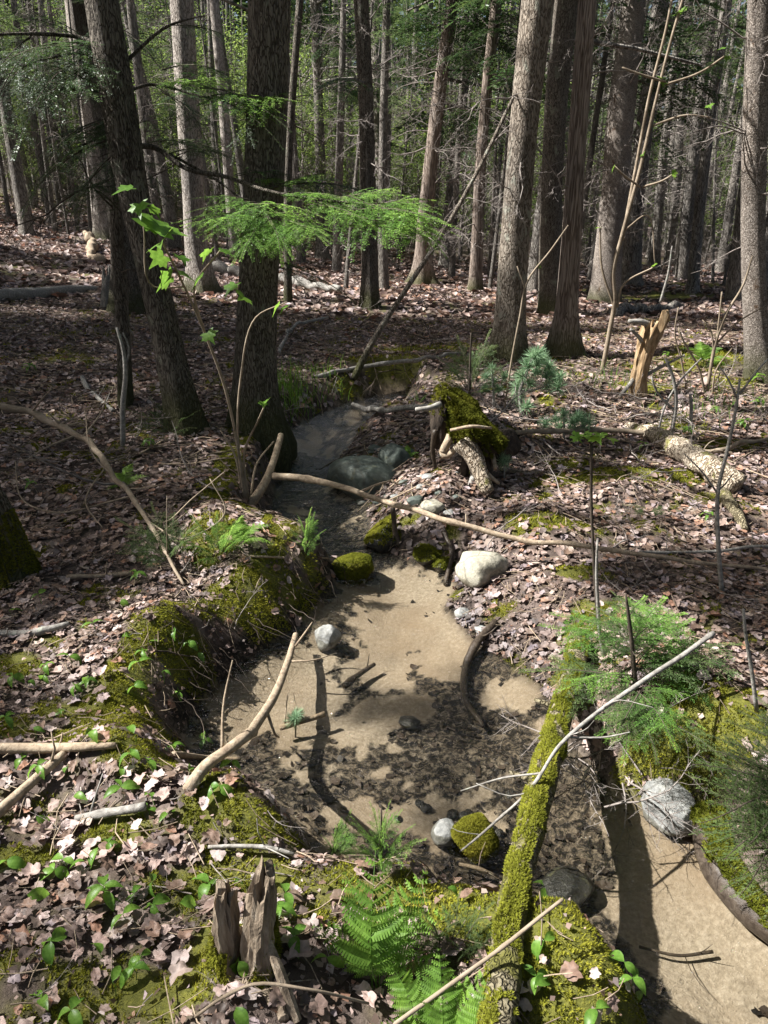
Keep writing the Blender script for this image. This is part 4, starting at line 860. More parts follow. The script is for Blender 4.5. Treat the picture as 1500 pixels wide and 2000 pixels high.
# thin standing poles between them
for i in range(900):
    y = math.sqrt(rngf.uniform(16 ** 2, 46 ** 2)); x = rngf.uniform(-1, 1) * (.6 * y)
    if x < -1 and y < 21 or any((x - a) ** 2 + (y - b) ** 2 < .5 for a, b in _bt): continue
    _bt.append((x, y)); z = float(H(np.array([x]), np.array([y]))[0]); s = rngf.uniform(.5, .8)
    t = thing('thin_tree', (x, y, z), f"thin bare conifer pole {'just behind the near trunks' if y < 27 else 'deep in the wood'} at {'right' if x > 0 else 'left'}", 'tree', f"thin poles {'just behind' if y < 27 else 'deep'} in the {'right' if x > 0 else 'left'} of the wood"); t.scale = (s * .4, s * .4, s); t.rotation_euler = (rngf.normal(0, .07), rngf.normal(.02, .07), rngf.uniform(0, 6.28))
    link('trunk', trunk_lib[rngf.integers(5)], t); d = link('dead_branches', dead_lib[rngf.integers(4)], t); d.scale = (1.6, 1.6, 1); d.rotation_euler.z = rngf.uniform(0, 6)
    if len(_bt) > 520: break
# the wood goes on beyond: one mass
rngw = np.random.default_rng(44); g = G(); n = 38000
y = np.sqrt(rngw.uniform(50 ** 2, 78 ** 2, n)); x = rngw.uniform(-1, 1, n) * (.72 * y); z = H(x, y) + rngw.uniform(.3, 1, n) ** .8 * rngw.uniform(2, 21, n) + 1.0
cl = fbm2(x * .35, z * .35 + y * .2, 71); k_ = cl > -.55; x, y, z = x[k_], y[k_], z[k_]; n = len(x)
P = np.stack([x, y, z], 1); d = unit(rngw.normal(0, 1, (n, 3)) * np.array([1, 1, .35])); w = unit(np.cross(d, [0, 0, 1.0])) * rngw.uniform(.12, .3, (n, 1)); l = rngw.uniform(.5, 1.2, (n, 1))
for q in range(3):
    o_ = rngw.normal(0, .45, (n, 3)); V = np.stack([P + o_, P + o_ + d * l * .5 - w, P + o_ + d * l, P + o_ + d * l * .5 + w], 1)
    g.add(V.reshape(-1, 3), np.arange(n * 4).reshape(-1, 4), 0, np.repeat(rngw.uniform(.6, 1.3, (n, 1)) * np.where(vn2(x * .2, z * .3, 72)[:, None] > .1, np.array([[1.7, 1.5, 1.2]]), np.array([[1, 1, 1.]])), 4, 0))  # brighter clump tint stands in for sunlit foliage
for i in range(170):
    yy = rngw.uniform(50, 76); xx = rngw.uniform(-.7, .7) * yy; zz = np.linspace(-.5, 16, 4); h0 = float(H(np.array([xx]), np.array([yy]))[0])
    add_tube(g, np.stack([xx + rngw.normal(0, .3) * zz / 8, yy + 0 * zz, h0 + zz], 1), np.linspace(.2, .08, 4), 1, k=6, cap=False)
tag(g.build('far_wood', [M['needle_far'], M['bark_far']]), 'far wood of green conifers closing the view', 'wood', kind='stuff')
# ------------------------------------------------------------------ rocks
import bmesh
def ico(sub):
    bm = bmesh.new(); bmesh.ops.create_icosphere(bm, subdivisions=sub, radius=1.0)
    V = np.array([v.co[:] for v in bm.verts]); F = np.array([[v.index for v in f.verts] for f in bm.faces]); bm.free(); return V, F
ICO4, ICO3 = ico(4), ico(3)
def lump(dims, seed, amp=.22, facets=7, hi=True, fine=.02):
    V, F = ICO4 if hi else ICO3; rng = np.random.default_rng(seed); D = V.copy()
    V = V * (1 + amp * vn3(D[:, 0] * 1.1 + seed, D[:, 1] * 1.1, D[:, 2] * 1.1, seed) + amp * .45 * vn3(D[:, 0] * 2.7, D[:, 1] * 2.7, D[:, 2] * 2.7, seed + 1))[:, None]
    for i in range(facets):                                 # worn flat faces
        n = unit(rng.normal(0, 1, 3)); h = rng.uniform(.68, .9); q = V @ n - h; V = V - np.where(q > 0, q * .82, 0)[:, None] * n
    V = V * (1 + fine * vn3(D[:, 0] * 9, D[:, 1] * 9, D[:, 2] * 9, seed + 2) + fine * .6 * vn3(D[:, 0] * 20, D[:, 1] * 20, D[:, 2] * 20, seed + 3))[:, None]
    return V * np.asarray(dims), F
def surf_points(V, F, n, rng, cond=None):
    if F.shape[1] == 4: F = np.concatenate([F[:, :3], F[:, [0, 2, 3]]])
    A, B, Cc = V[F[:, 0]], V[F[:, 1]], V[F[:, 2]]; nr = np.cross(B - A, Cc - A); ar = np.linalg.norm(nr, axis=1); nr = nr / (ar[:, None] + 1e-12)
    k = rng.choice(len(F), n, p=ar / ar.sum()); u, v = rng.random((2, n)); f = u + v > 1; u = np.where(f, 1 - u, u); v = np.where(f, 1 - v, v)
    P = A[k] + (B - A)[k] * u[:, None] + (Cc - A)[k] * v[:, None]; nn = nr[k]
    if cond is not None: m_ = cond(P, nn); P, nn = P[m_], nn[m_]
    return P, nn
def moss_part(parent, V, F, n, h, seed, cond, dull=1.0):
    rng = np.random.default_rng(seed); P, nn = surf_points(V, F, n, rng, cond)
    if len(P) < 4: return
    W_, T_ = tufts(P, nn, np.full(len(P), h), rng, 4); tn = np.repeat(rng.uniform(.55, 1.3, (len(P), 1)) * dull * np.ones(3), 12, 0)
    tag(G().add(W_, T_, 0, tn).build('moss', M['moss'], parent, smooth=False), kind='stuff')
def rock(px, py, wpx, asp, tall, mat, label, seed, sink=.25, moss=0, mh=.012, floor=None, group=None, yaw=None, mcond=None):
    """(px, py): where its foot meets the ground on the near side; asp: depth / width; tall: height / width"""
    P = at(px, py) if floor is None else at_z(px, py, floor); w = wpx / FOC * slant(P); dims = np.array([w, w * asp, w * tall]) * .56
    loc = np.array([P[0], P[1] + dims[1] * .55, P[2] + dims[2] * (1 - 2 * sink)])
    V, F = lump(dims, seed); o = thing('rock', loc, label, 'rock', group); G().add(V, F).build('stone', M[mat], o)
    if moss: moss_part(o, V, F, moss, mh, seed, mcond or (lambda P, n: (n[:, 2] + .5 * vn3(P[:, 0] / dims[0] * 2, P[:, 1] / dims[1] * 2, P[:, 2] / dims[2] * 2, seed)) > .25))
    o.rotation_euler.z = yaw if yaw is not None else seed * .7; return o, V, F, loc
rock(712,962,125,.9,.66,'rock_green','large smooth grey green boulder standing in the dark upper stream',1,.32,yaw=.3)
rock(775,905,70,.8,.6,'rock_green','dark boulder half buried just behind the large grey green one',2,.3)
rock(942,1142,92,1.0,.85,'rock_pale','pale cream boulder with the long stick across it',3,.28,yaw=2.0)
rock(848,1000,46,.8,.55,'rock_pale','small pale angular stone beneath the root stump',4,.25)
rock(812,990,32,.9,.7,'rock_green','small round dark stone left of the pale angular stone',5,.25)
rock(640,1268,46,1.0,1.15,'rock_grey','upright grey stone at the foot of the undercut mossy bank',6,.2,floor=WATER-.05)
rock(868,1650,56,.9,.75,'rock_grey','smooth grey stone by the near bank beside the moss covered rock',7,.2,floor=WATER-.05)
rock(932,1672,84,.9,.85,'rock_dark','round rock thickly covered in green moss in the near pool',8,.2,moss=9000,mh=.007,floor=WATER-.05,mcond=lambda P,n:n[:,2]>-.35)
rock(1312,1622,108,1.0,.9,'rock_grey','pale grey boulder under the hemlock at right of the sandy pool',9,.2,floor=WATER-.04)
rock(1108,1772,92,1.0,.55,'rock_dark','black wet rock under the mossy log',10,.2,floor=WATER-.08)
rock(766,1075,95,.9,.7,'rock_dark','mossy rock at the water edge under the long stick',11,.25,moss=7000,mh=.010,floor=WATER-.03)
rock(832,1098,62,.8,.5,'rock_dark','low rock capped with bright moss left of the cream boulder',12,.25,moss=5000,mh=.008)
rock(868,1118,40,.9,.8,'rock_dark','small mossy stone touching the cream boulder',13,.25,moss=1400,mh=.011)
rock(688,1135,78,.9,.72,'rock_dark','moss covered rock at the tip of the left bank',14,.25,moss=9000,mh=.009,floor=WATER-.03,mcond=lambda P,n:n[:,2]>-.5)
rock(905,1205,36,.7,.4,'rock_grey','flat grey stone on the muddy shore',15,.3)
rock(940,1235,34,.7,.4,'rock_grey','flat bluish stone sunk in the muddy shore leaves',16,.3)
rock(800,1420,40,.8,.35,'rock_dark','dark flat stone under the water amid the pool',17,.3,floor=WATER-.09)
rng = np.random.default_rng(70)
for i in range(26):
    px, py = rng.uniform(690, 900), rng.uniform(880, 1010)
    rock(px, py, rng.uniform(12, 30), .9, .5, 'rock_green' if i % 3 else 'rock_grey', 'small dark pebble on the shaded gravel below the root stump', 20 + i, .3, group='pebbles on the shaded gravel')
for i in range(16):
    px, py = rng.uniform(760, 1050), rng.uniform(1560, 1640)
    rock(px, py, rng.uniform(10, 26), .9, .5, 'rock_dark', 'small dark pebble on the bed of the near pool', 60 + i, .3, floor=WATER - .1, group='pebbles on the pool bed')

M['earth'] = wood('root_earth', [(.012, .009, .007), (.035, .026, .019), (.085, .065, .048)], (1, 1, .4), 30, bd=.02)
# ------------------------------------------------------------------ fallen wood
def pts3(path):
    """path of (px, py, lift) with lift above the ground, or (px, py, ('z', height))"""
    return np.array([at_z(a, b, c[1]) if isinstance(c, tuple) else at(a, b, c) for a, b, c in path])
_sd = [500]
def stick(name, label, path, w, mat='stick', twigs=(), cat='stick', group=None, rough=.10, k=8, knots=True, n_side=0, side_l=(.1, .3)):
    """w: thickness in px at the two ends (or at each sighting); twigs: further paths that spring from it"""
    _sd[0] += 1; sd = _sd[0]; P = pts3(path); ws = np.interp(np.linspace(0, 1, len(P)), np.linspace(0, 1, len(w)), w); rr = np.array([.5 * a / FOC * slant(p) for a, p in zip(ws, P)])
    t = thing(name, P[0], label, cat, group); Q, r, s = resample(P, rr, max(.02, min(.06, rr.max() * 1.5))); rng = np.random.default_rng(sd)
    Q = Q + np.stack([vn2(s * 6, sd + i, 1) for i in range(3)], 1) * r[:, None] * (.8 if max(w) < 20 else .15)
    if knots and max(w) < 20:
        for q in range(max(1, int(s[-1] * 3))): r = r * (1 + .3 * np.exp(-((s - rng.uniform(0, s[-1])) / (rr.mean() * 2.0)) ** 2))
    g = G(); add_tube(g, Q, r, k=k, rough=rough if max(w) < 20 else .05, seed=sd, fz=9, fr=1.6 if max(w) < 20 else 2.5); g.build('stem', M[mat], t, loc=P[0]).location = (0, 0, 0)
    for tw in twigs:
        A = pts3(tw[0]); wr = np.array([.5 * tw[1] / FOC * slant(A[0]), .25 * tw[1] / FOC * slant(A[-1])]); Q2, r2, _ = resample(A, np.interp(np.linspace(0, 1, len(A)), [0, 1], wr), .03)
        g = G(); add_tube(g, Q2, r2, k=5, rough=.08, seed=sd); g.build('side_twig', M[mat], t, loc=P[0]).location = (0, 0, 0)
    for i in range(n_side):
        u = rng.uniform(.1, .95); i0 = int(u * (len(Q) - 2)); d = unit(Q[i0 + 1] - Q[i0]); sd_ = unit(np.cross(d, rng.normal(0, 1, 3))); sd_[2] = abs(sd_[2]); l = rng.uniform(*side_l)
        p = Q[i0]; e = p + unit(d * rng.uniform(-.2, .9) + sd_) * l; A = np.array([p, p + (e - p) * .5 + rng.normal(0, .06, 3) * l, e]); Q2, r2, _ = resample(A, np.array([1, .7, .35]) * max(r[i0] * .35, .0016), .04)
        g = G(); add_tube(g, Q2, r2, k=5); g.build('side_twig', M[mat], t, loc=P[0]).location = (0, 0, 0)
    return t, Q, r
z = lambda v: ('z', v)
stick('fallen_pole', 'long thin pale stick lying across the stream onto the cream boulder', [(538,928,z(.16)),(620,942,z(.15)),(720,968,z(.13)),(880,1022,z(.10)),(1000,1050,z(.06)),(1180,1075,z(.04)),(1340,1095,z(.0)),(1510,1115,.02)], [15,12,11,10,6], 'stick', [([(700,962,z(.13)),(740,945,z(.16)),(765,938,z(.17))],6),([(765,938,z(.17)),(780,946,z(.17)),(797,938,z(.19))],5)], n_side=3, side_l=(.05,.12))
stick('broken_stick', 'short mossy broken stick standing upright by the stream', [(488,985,.0),(515,945,z(.02)),(536,895,z(.13)),(548,850,z(.22))], [20,15,12], 'stick', [([(490,970,.02),(500,910,z(.1)),(535,862,z(.2))],6)], rough=.2)
stick('dead_bough', 'long bare pale bough slanting down the shaded left bank', [(-30,785,.35),(60,808,.33),(150,850,.26),(205,905,.20),(250,965,.14),(300,1040,.10),(335,1100,.06),(358,1142,.03)], [14,12,9,5], 'twig_pale',
      [([(150,850,.26),(90,875,.2),(50,900,.15)],6),([(290,1020,.1),(370,1050,.12),(440,1000,.16),(410,935,.3)],4),([(270,990,.12),(320,1020,.1),(380,970,.2),(440,920,.3)],4),([(210,905,.2),(170,990,.1),(200,1030,.06)],4),([(160,855,.26),(200,800,.4),(210,770,.5)],4),([(240,945,.15),(190,900,.25),(165,800,.45)],4),([(255,970,.14),(100,1000,.1),(40,970,.15),(30,900,.3)],4)], n_side=9, side_l=(.1,.35))
stick('pool_branch', 'bent grey branch reaching from the near bank into the pool', [(368,1545,.03),(400,1500,.04),(450,1462,.10),(500,1415,z(-.12)),(535,1360,z(-.17)),(560,1300,z(-.21)),(577,1240,z(-.24))], [26,22,20,16,11], 'stick', [([(577,1262,z(-.22)),(600,1230,z(-.16)),(610,1215,z(-.12))],5),([(520,1385,z(-.15)),(535,1430,z(-.22)),(545,1440,z(-.3))],7)], n_side=2)
stick('thin_pole', 'thin grey pole slanting over the mossy log', [(1392,1240,z(.30)),(1250,1335,z(.24)),(1150,1405,z(.18)),(1090,1460,z(.14)),(1045,1530,z(.06)),(960,1610,z(-.12)),(900,1660,z(-.2))], [10,9,8,6,4], 'stick_grey', [([(1060,1510,z(.08)),(980,1520,z(.02)),(900,1545,z(-.05))],5),([(1040,1545,z(.05)),(1000,1555,z(.03)),(930,1530,z(.06))],4),([(1110,1440,z(.15)),(1180,1440,z(.15)),(1230,1430,z(.2))],5)], n_side=3)
stick('dry_stalk', 'thin tan stalk leaning from the near bank over the mossy mound', [(1098,1756,z(.22)),(1000,1830,z(.16)),(900,1905,z(.10)),(780,1995,z(.06)),(700,2060,z(.03))], [7,9,9], 'twig_pale')
stick('dry_stalk', 'arched tan stalk lying over the foreground stump', [(380,1985,z(.12)),(440,1945,z(.2)),(500,1920,z(.24)),(600,1932,z(.22)),(720,1960,z(.12))], [6,7,5], 'twig_pale')
A0 = at(690,740); yA, yB = A0[1], float(at(990,700)[1]) - .35
P = [A0] + [at_y(a, b, yA + (yB - yA) * u) for a, b, u in [(735,655,.18),(800,555,.36),(868,450,.58),(935,330,.78),(1003,190,1.0)]]
t = thing('leaning_pole', A0, 'long dead pole leaning from the stream bend up to the spotted trunk', 'pole'); P = np.array(P); Q, r, s = resample(P, np.array([.5 * a / FOC * slant(p) for a, p in zip([15,12,10,9,8,6], P)]), .06)
g = G(); add_tube(g, Q, r, k=9, rough=.12, seed=3); g.build('stem', M['bark_brown'], t, loc=A0).location = (0, 0, 0)
for i in range(9):
    j = int(len(Q) * (.3 + .07 * i)); a = i * 2.4; place('dead_branch', LIBM['dead'][i % 6], Q[j], Q[j] + np.array([math.cos(a), math.sin(a) * .6, .3]) * (.5 + .1 * (i % 4)), t, i)
for lab, path, w, mat in [
    ('weathered grey log lying on the shaded left slope', [(-20,580,.06),(70,574,.07),(140,566,.07),(192,563,.05)], [26,26,20,10], 'stick_grey'),
    ('pale grey stick on the left bank pointing at the leaning trunk', [(160,738,.02),(190,775,.03),(222,800,.02)], [9,8], 'stick_grey'),
    ('thick pale stick on the near left bank above the moss mound', [(-20,1462,.03),(80,1462,.03),(170,1458,.03),(225,1456,.02)], [22,20,12], 'stick'),
    ('stout broken stick at the left edge pointing to the moss mound', [(-10,1590,.03),(60,1530,.04),(125,1473,.03)], [22,20,18], 'stick'),
    ('pale stick lying in the leaves right of the moss mound', [(340,1474,.02),(420,1479,.02),(470,1482,.02)], [12,8], 'stick'),
    ('grey stick half under leaves at the middle of the near bank', [(150,1600,.02),(220,1586,.03),(285,1574,.03)], [14,17], 'stick_grey'),
    ('slim bleached stick behind the foreground stump', [(405,1653,.02),(470,1652,.03),(540,1658,.03),(575,1668,.03)], [7,9,8], 'stick_grey'),
    ('grey stick across the shaded leaves at left', [(-10,1240,.02),(60,1232,.03),(135,1216,.03)], [12,15,12], 'stick_grey'),
    ('thin pale stick under the ferns on the left bank', [(130,1130,.02),(190,1122,.03),(260,1117,.03)], [8,9], 'stick'),
    ('brown twig lying along the top of the mossy bank', [(450,1086,.02),(520,1087,.02),(640,1090,.04)], [5,4], 'stick'),
    ('short black stick lying under the clear water', [(668,1345,.04),(700,1320,.05),(734,1296,.06)], [13,8], 'stick_wet'),
    ('short grey stick lying in the pool by the seedling', [(545,1425,.06),(590,1408,.07),(634,1392,.08)], [9,11], 'stick'),
    ('dark curved branch lying in the silt right of the sand', [(965,1215,.03),(925,1270,.04),(910,1330,.05),(918,1385,.05),(940,1420,.04)], [16,14,9], 'stick_wet'),
    ('slim dark stick leaning on the mossy rock at the water edge', [(765,990,z(.0)),(772,1030,z(-.13)),(778,1070,z(-.26))], [10,9], 'stick_wet'),
    ('rusty brown stick propped beside the cream boulder', [(868,1040,.06),(880,1090,.05),(874,1140,.02)], [9,10], 'stick_wet'),
    ('thin black twig in the sand of the right pool', [(1250,1850,.02),(1330,1868,.03),(1392,1860,.03)], [5,7], 'stick_wet'),
    ('pale fallen log by the far sunny strip of leaves', [(400,520,.12),(470,532,.14),(560,550,.14),(660,566,.12)], [15,15,13], 'stick_grey'),
    ('crooked dead limb on the sunny left slope', [(195,512,.02),(175,498,.05),(182,475,.2),(168,455,.35)], [14,13,9], 'stick'),
    ('grey fallen stick across the far bank of the stream', [(610,735,.03),(700,718,.05),(830,700,.06),(900,690,.05)], [8,8,5], 'stick_grey'),
    ('pale branch lying from the root stump over the upper stream', [(690,792,.10),(760,800,.12),(850,796,.18)], [9,12], 'stick_grey'),
    ('bleached fallen stick in the sun behind the pine seedlings', [(1010,845,.04),(1150,842,.06),(1290,845,.06)], [10,11,9], 'twig_pale'),
    ('curved pale branch on the sunny right bank', [(1315,860,.08),(1380,880,.06),(1440,868,.07),(1510,856,.08)], [10,9,7], 'twig_pale'),
    ('thin fallen stick beside the long one at right', [(1250,1080,.05),(1400,1075,.05),(1510,1066,.05)], [6,6], 'stick_grey'),
    ('mossy rotten branch at the right edge of the leaf bank', [(1412,965,.05),(1440,1000,.05),(1456,1035,.03)], [24,22,14], 'log_moss'),
    ('dark fallen trunk lying far back between the firs', [(1190,608,.1),(1260,604,.1),(1330,598,.08)], [16,15,12], 'bark_far'),
    ('grey fallen limb behind the large furrowed trunk', [(545,690,.03),(570,640,.1),(640,620,.08)], [7,6,5], 'stick_grey'),
    ('pale curved root lying by the moss at the near pool', [(900,1690,.03),(940,1698,.05),(975,1712,.03)], [7,7], 'stick'),
    ('grey stick in the shade at the foot of the thin stem', [(248,700,.3),(240,640,.65),(225,640,.66)], [8,5], 'stick_grey')]:
    stick('fallen_log' if ' log' in lab or 'trunk lying' in lab else 'fallen_stick', lab, path, w, mat, cat='log' if ' log' in lab or 'trunk lying' in lab else 'stick', k=12 if max(w) > 20 else 8, n_side=2 if max(w) < 12 else 1, side_l=(.05, .15))

# mossy log bridging the pool
path = [(1130,1245,38),(1118,1310,44),(1094,1400,50),(1066,1500,54),(1038,1610,55),(1016,1700,58),(998,1800,63),(984,1900,68),(972,2000,72),(964,2080,74)]
A_, B_ = at(1130, 1235, .05), at(965, 2000, .06); P = []
for px, py, w in path:
    u = np.interp(py, [1235, 2000, 2080], [0, 1, 1.1]); lo, hi = 0.0, 1.0; zz = A_[2] + (B_[2] - A_[2]) * u + .05 * math.sin(min(u, 1) * 3.14); P.append(at_z(px, py, zz))
P = np.array(P); rr = np.array([.5 * w / FOC * slant(p) for (a, b, w), p in zip(path, P)]); Q, r, s = resample(P, rr, .02)
t = thing('mossy_log', P[0], 'slim log covered in yellow moss bridging the pool toward the camera', 'log'); g = G(); V, F, F2 = tube(Q, r, 32, .13, 17, True, 9, 1.8); add_tube(g, Q, r, k=32, rough=.13, seed=17, fz=9, fr=1.8)
g.build('stem', M['log_moss'], t, loc=P[0]).location = (0, 0, 0)
moss_part(t, V - P[0], F, 52000, .0062, 5, lambda p, n: (n[:, 2] * .8 - n[:, 0] * .2 + .6 * vn3(p[:, 0] * 26, p[:, 1] * 9, p[:, 2] * 26, 8) + .45 * vn3(p[:, 0] * 50, p[:, 1] * 40, p[:, 2] * 50, 9) + .35 * np.exp(-((p[:, 1] + .7) / .4) ** 2)) > .74, 1.2)
for q in (.15, .32, .55):
    i0 = int(q * len(Q)); g = G(); e = Q[i0] + np.array([-.10, .02, .03]); add_tube(g, np.array([Q[i0], (Q[i0] + e) / 2, e]), [.012, .01, .006], k=6, rough=.1); g.build('branch_stub', M['log_moss'], t, loc=P[0]).location = (0, 0, 0)
# black wet log at the right pool
P = pts3([(1392,1590,.10),(1395,1650,.08),(1420,1720,.07),(1465,1775,.07),(1530,1830,.06)]); Q, r, s = resample(P, np.array([.5 * w / FOC * slant(p) for w, p in zip([70,76,72,66,60], P)]), .025)
t = thing('wet_log', P[0], 'black wet log with patches of moss at the right edge of the pool', 'log'); g = G(); add_tube(g, Q, r, k=20, rough=.14, seed=23, fz=5); V, F, _ = tube(Q, r, 20, .14, 23, True, 5); g.build('stem', M['stick_wet'], t, loc=P[0]).location = (0, 0, 0)
moss_part(t, V - P[0], F, 9000, .009, 6, lambda p, n: (n[:, 2] + .8 * vn3(p[:, 0] * 12, p[:, 1] * 12, p[:, 2] * 12, 9)) > .75)
# pale fallen log on the sunny right bank, its end rotten and mossy
P = pts3([(1225,832,.02),(1262,842,.06),(1310,866,.07),(1356,894,.08),(1405,925,.08),(1442,950,.05)]); Q, r, s = resample(P, np.array([.5 * w / FOC * slant(p) for w, p in zip([16,26,40,46,48,46], P)]), .02)
t = thing('fallen_log', P[0], 'pale rotting log half sunk in the sunny right bank', 'log'); g = G(); kw_ = dict(k=30, rough=.2, seed=29, fz=16, fr=2.6); add_tube(g, Q, r, **kw_); V, F, _ = tube(Q, r, **kw_); g.build('stem', M['log_pale'], t, loc=P[0]).location = (0, 0, 0)
moss_part(t, V - P[0], F, 12000, .011, 7, lambda p, n: (n[:, 2] * .6 + .6 * vn3(p[:, 0] * 5, p[:, 1] * 5, p[:, 2] * 5, 9) + (p[:, 0] - .4) * .9) > .7)
for i in range(5):
    j = int(len(Q) * (.1 + .15 * i)); place('dead_branch', LIBM['dead'][i], Q[j], Q[j] + np.array([.1 - .07 * i, .05, .22 + .03 * i]), t, i)

# ------------------------------------------------------------------ stumps and snags
def jagged_post(path, widths, seed, mat, parent, name='shell', k=30, rows=26, jag=.3, spires=None, inner=.55):
    """standing rotten wood: a fluted shell torn off unevenly at the top"""
    P = np.asarray(path, float); Q, r, s = resample(P, widths, 1.0 / rows * np.linalg.norm(P[-1] - P[0])); n = len(Q); th = np.linspace(0, 2 * np.pi, k, endpoint=False)
    top = 1 - jag * (.5 + .5 * vn2(np.cos(th) * 2.2 + seed, np.sin(th) * 2.2, seed)) - .12 * np.abs(vn2(th * 5, seed, 2))
    if spires is not None: top = np.interp(th / (2 * np.pi), *spires, period=1.0) - .06 * np.abs(vn2(th * 6, seed, 2))
    g = G(); Vs = []
    for side in (1.0, inner):
        u = np.linspace(0, 1, n)[:, None] * top[None]; idx = u * (n - 1); i0 = np.clip(idx.astype(int), 0, n - 2); f = (idx - i0)[..., None]
        Cn = Q[i0] * (1 - f) + Q[i0 + 1] * f; rad = (r[i0] * (1 - f[..., 0]) + r[i0 + 1] * f[..., 0]) * side
        rad = rad * (1 + .22 * vn2(th[None] * 3.5 + 0 * u, u * 2.5, seed) + .16 * vn2(th[None] * 9, u * 3, seed + 1) + .10 * vn2(th[None] * 20, u * 14, seed + 2)) * (1 if side == 1 else (1 + .2 * u))
        Vs.append(np.stack([Cn[..., 0] + rad * np.cos(th), Cn[..., 1] + rad * np.sin(th), Cn[..., 2] + (0 if side == 1 else -.004)], -1).reshape(-1, 3))
    i, j = np.meshgrid(np.arange(n - 1), np.arange(k), indexing='ij'); j2 = (j + 1) % k
    Fo = np.stack([i * k + j, i * k + j2, (i + 1) * k + j2, (i + 1) * k + j], -1).reshape(-1, 4); jj = np.arange(k); j2 = (jj + 1) % k; o_ = n * k
    rim = np.stack([(n - 1) * k + jj, (n - 1) * k + j2, o_ + (n - 1) * k + j2, o_ + (n - 1) * k + jj], -1)
    g.add(np.concatenate(Vs), np.concatenate([Fo, Fo[:, ::-1] + o_, rim]), 0)
    g.build(name, M[mat], parent, loc=np.array(parent.location), smooth=False).location = (0, 0, 0); return Vs[0], Fo
B = at(482, 1880); t = thing('rotten_stump', B, 'splintered rotten stump with two grey spires in the foreground', 'stump'); s0 = slant(B) / FOC
def up(px, py): return at_y(px, py, B[1])
Vst, Fst = jagged_post([B + [0, 0, -.05], B + [0, 0, .02], up(482, 1790), up(480, 1690)], np.array([72, 62, 50, 46]) * s0, 3, 'rotten', t, spires=([0, .07, .14, .22, .3, .40, .47, .53, .60, .68, .78, .9], [.93, .99, .9, .35, .25, .45, .86, .9, .62, .2, .22, .5]), inner=.62)
jagged_post([up(508, 1880) + [0, -.03, -.04], up(508, 1800) + [0, -.02, 0], up(512, 1735), up(514, 1672)], np.array([30, 25, 22, 13]) * s0, 5, 'rotten', t, 'spire', 20, 24, .3, inner=.3)
jagged_post([up(440, 1880) + [0, -.02, -.04], up(440, 1800), up(441, 1740), up(444, 1702)], np.array([26, 22, 17, 10]) * s0, 6, 'rotten', t, 'spire', 20, 24, .3, inner=.3)
for i, (a, b, c, d, w) in enumerate([(522,1815,580,1995,20),(545,1885,556,1990,22),(505,1890,530,1960,14)]):
    A = up(a, b) + [0, -.02, 0]; E = at(c, d, .015); g = G(); Q, r, s = resample(np.array([A, (A + E) / 2 + [0, 0, .005], E]), np.array([.7, 1, .9]) * w * .5 * s0, .02); add_tube(g, Q, r, k=7, rough=.25, seed=i + 40, fz=12); g.build('split_slab', M['rotten'], t, loc=B, smooth=False).location = (0, 0, 0)
moss_part(t, Vst - B, Fst, 5200, .009, 12, lambda p, n: (p[:, 2] < .10 + .06 * vn2(p[:, 0] * 20, p[:, 1] * 20, 4)) & (vn3(p[:, 0] * 14, p[:, 1] * 14, p[:, 2] * 14, 5) > -.25))
B = at(1243, 775); t = thing('snag', B, 'orange rotten snag leaning in the sun on the right bank', 'snag'); yB = B[1]; q = lambda px, py: at_y(px, py, yB); s0 = slant(B) / FOC
jagged_post([B + [0, 0, -.08], q(1252, 715), q(1268, 660), q(1284, 615), q(1296, 582)], np.array([17, 15, 19, 21, 13]) * s0, 9, 'rotten_orange', t, k=30, rows=44, jag=.38, inner=.3)
for a, b, c, d, w in [(1275,640,1222,625,8),(1258,715,1180,800,5),(1262,690,1225,640,5),(1250,740,1330,690,4),(1290,590,1305,480,3)]:
    g = G(); A, E = q(a, b), q(c, d) + [0, -.1, 0]; Q, r, s = resample(np.array([A, (A + E) / 2 + [.02, 0, .02], E]), np.array([1, .8, .45]) * w * s0, .03); add_tube(g, Q, r, k=6, rough=.15, seed=a); g.build('branch_stub', M['stick_grey'], t, loc=B).location = (0, 0, 0)
B = at(215, 602); t = thing('snag', B, 'short dark broken snag left of the thick dark trunk', 'snag'); s0 = slant(B) / FOC
jagged_post([B + [0, 0, -.05], at_y(212, 570, B[1]), at_y(206, 510, B[1])], np.array([17, 12, 7]) * s0, 11, 'stick_grey', t, k=16, rows=16)
B = at(20, 1135); t = thing('leaning_stump', B, 'pale split stump leaning in from the left edge', 'stump'); s0 = slant(B) / FOC
Vst, Fst = jagged_post([B + [.05, 0, -.08], at_y(20, 1080, B[1]), at_y(-20, 990, B[1]), at_y(-70, 900, B[1])], np.array([38, 33, 30, 28]) * s0, 12, 'bark_dark', t, k=44, rows=40, jag=.1)
moss_part(t, Vst - B, Fst, 9000, .009, 15, lambda p, n: vn3(p[:, 0] * 7, p[:, 1] * 7, p[:, 2] * 4, 6) > .05, .8)

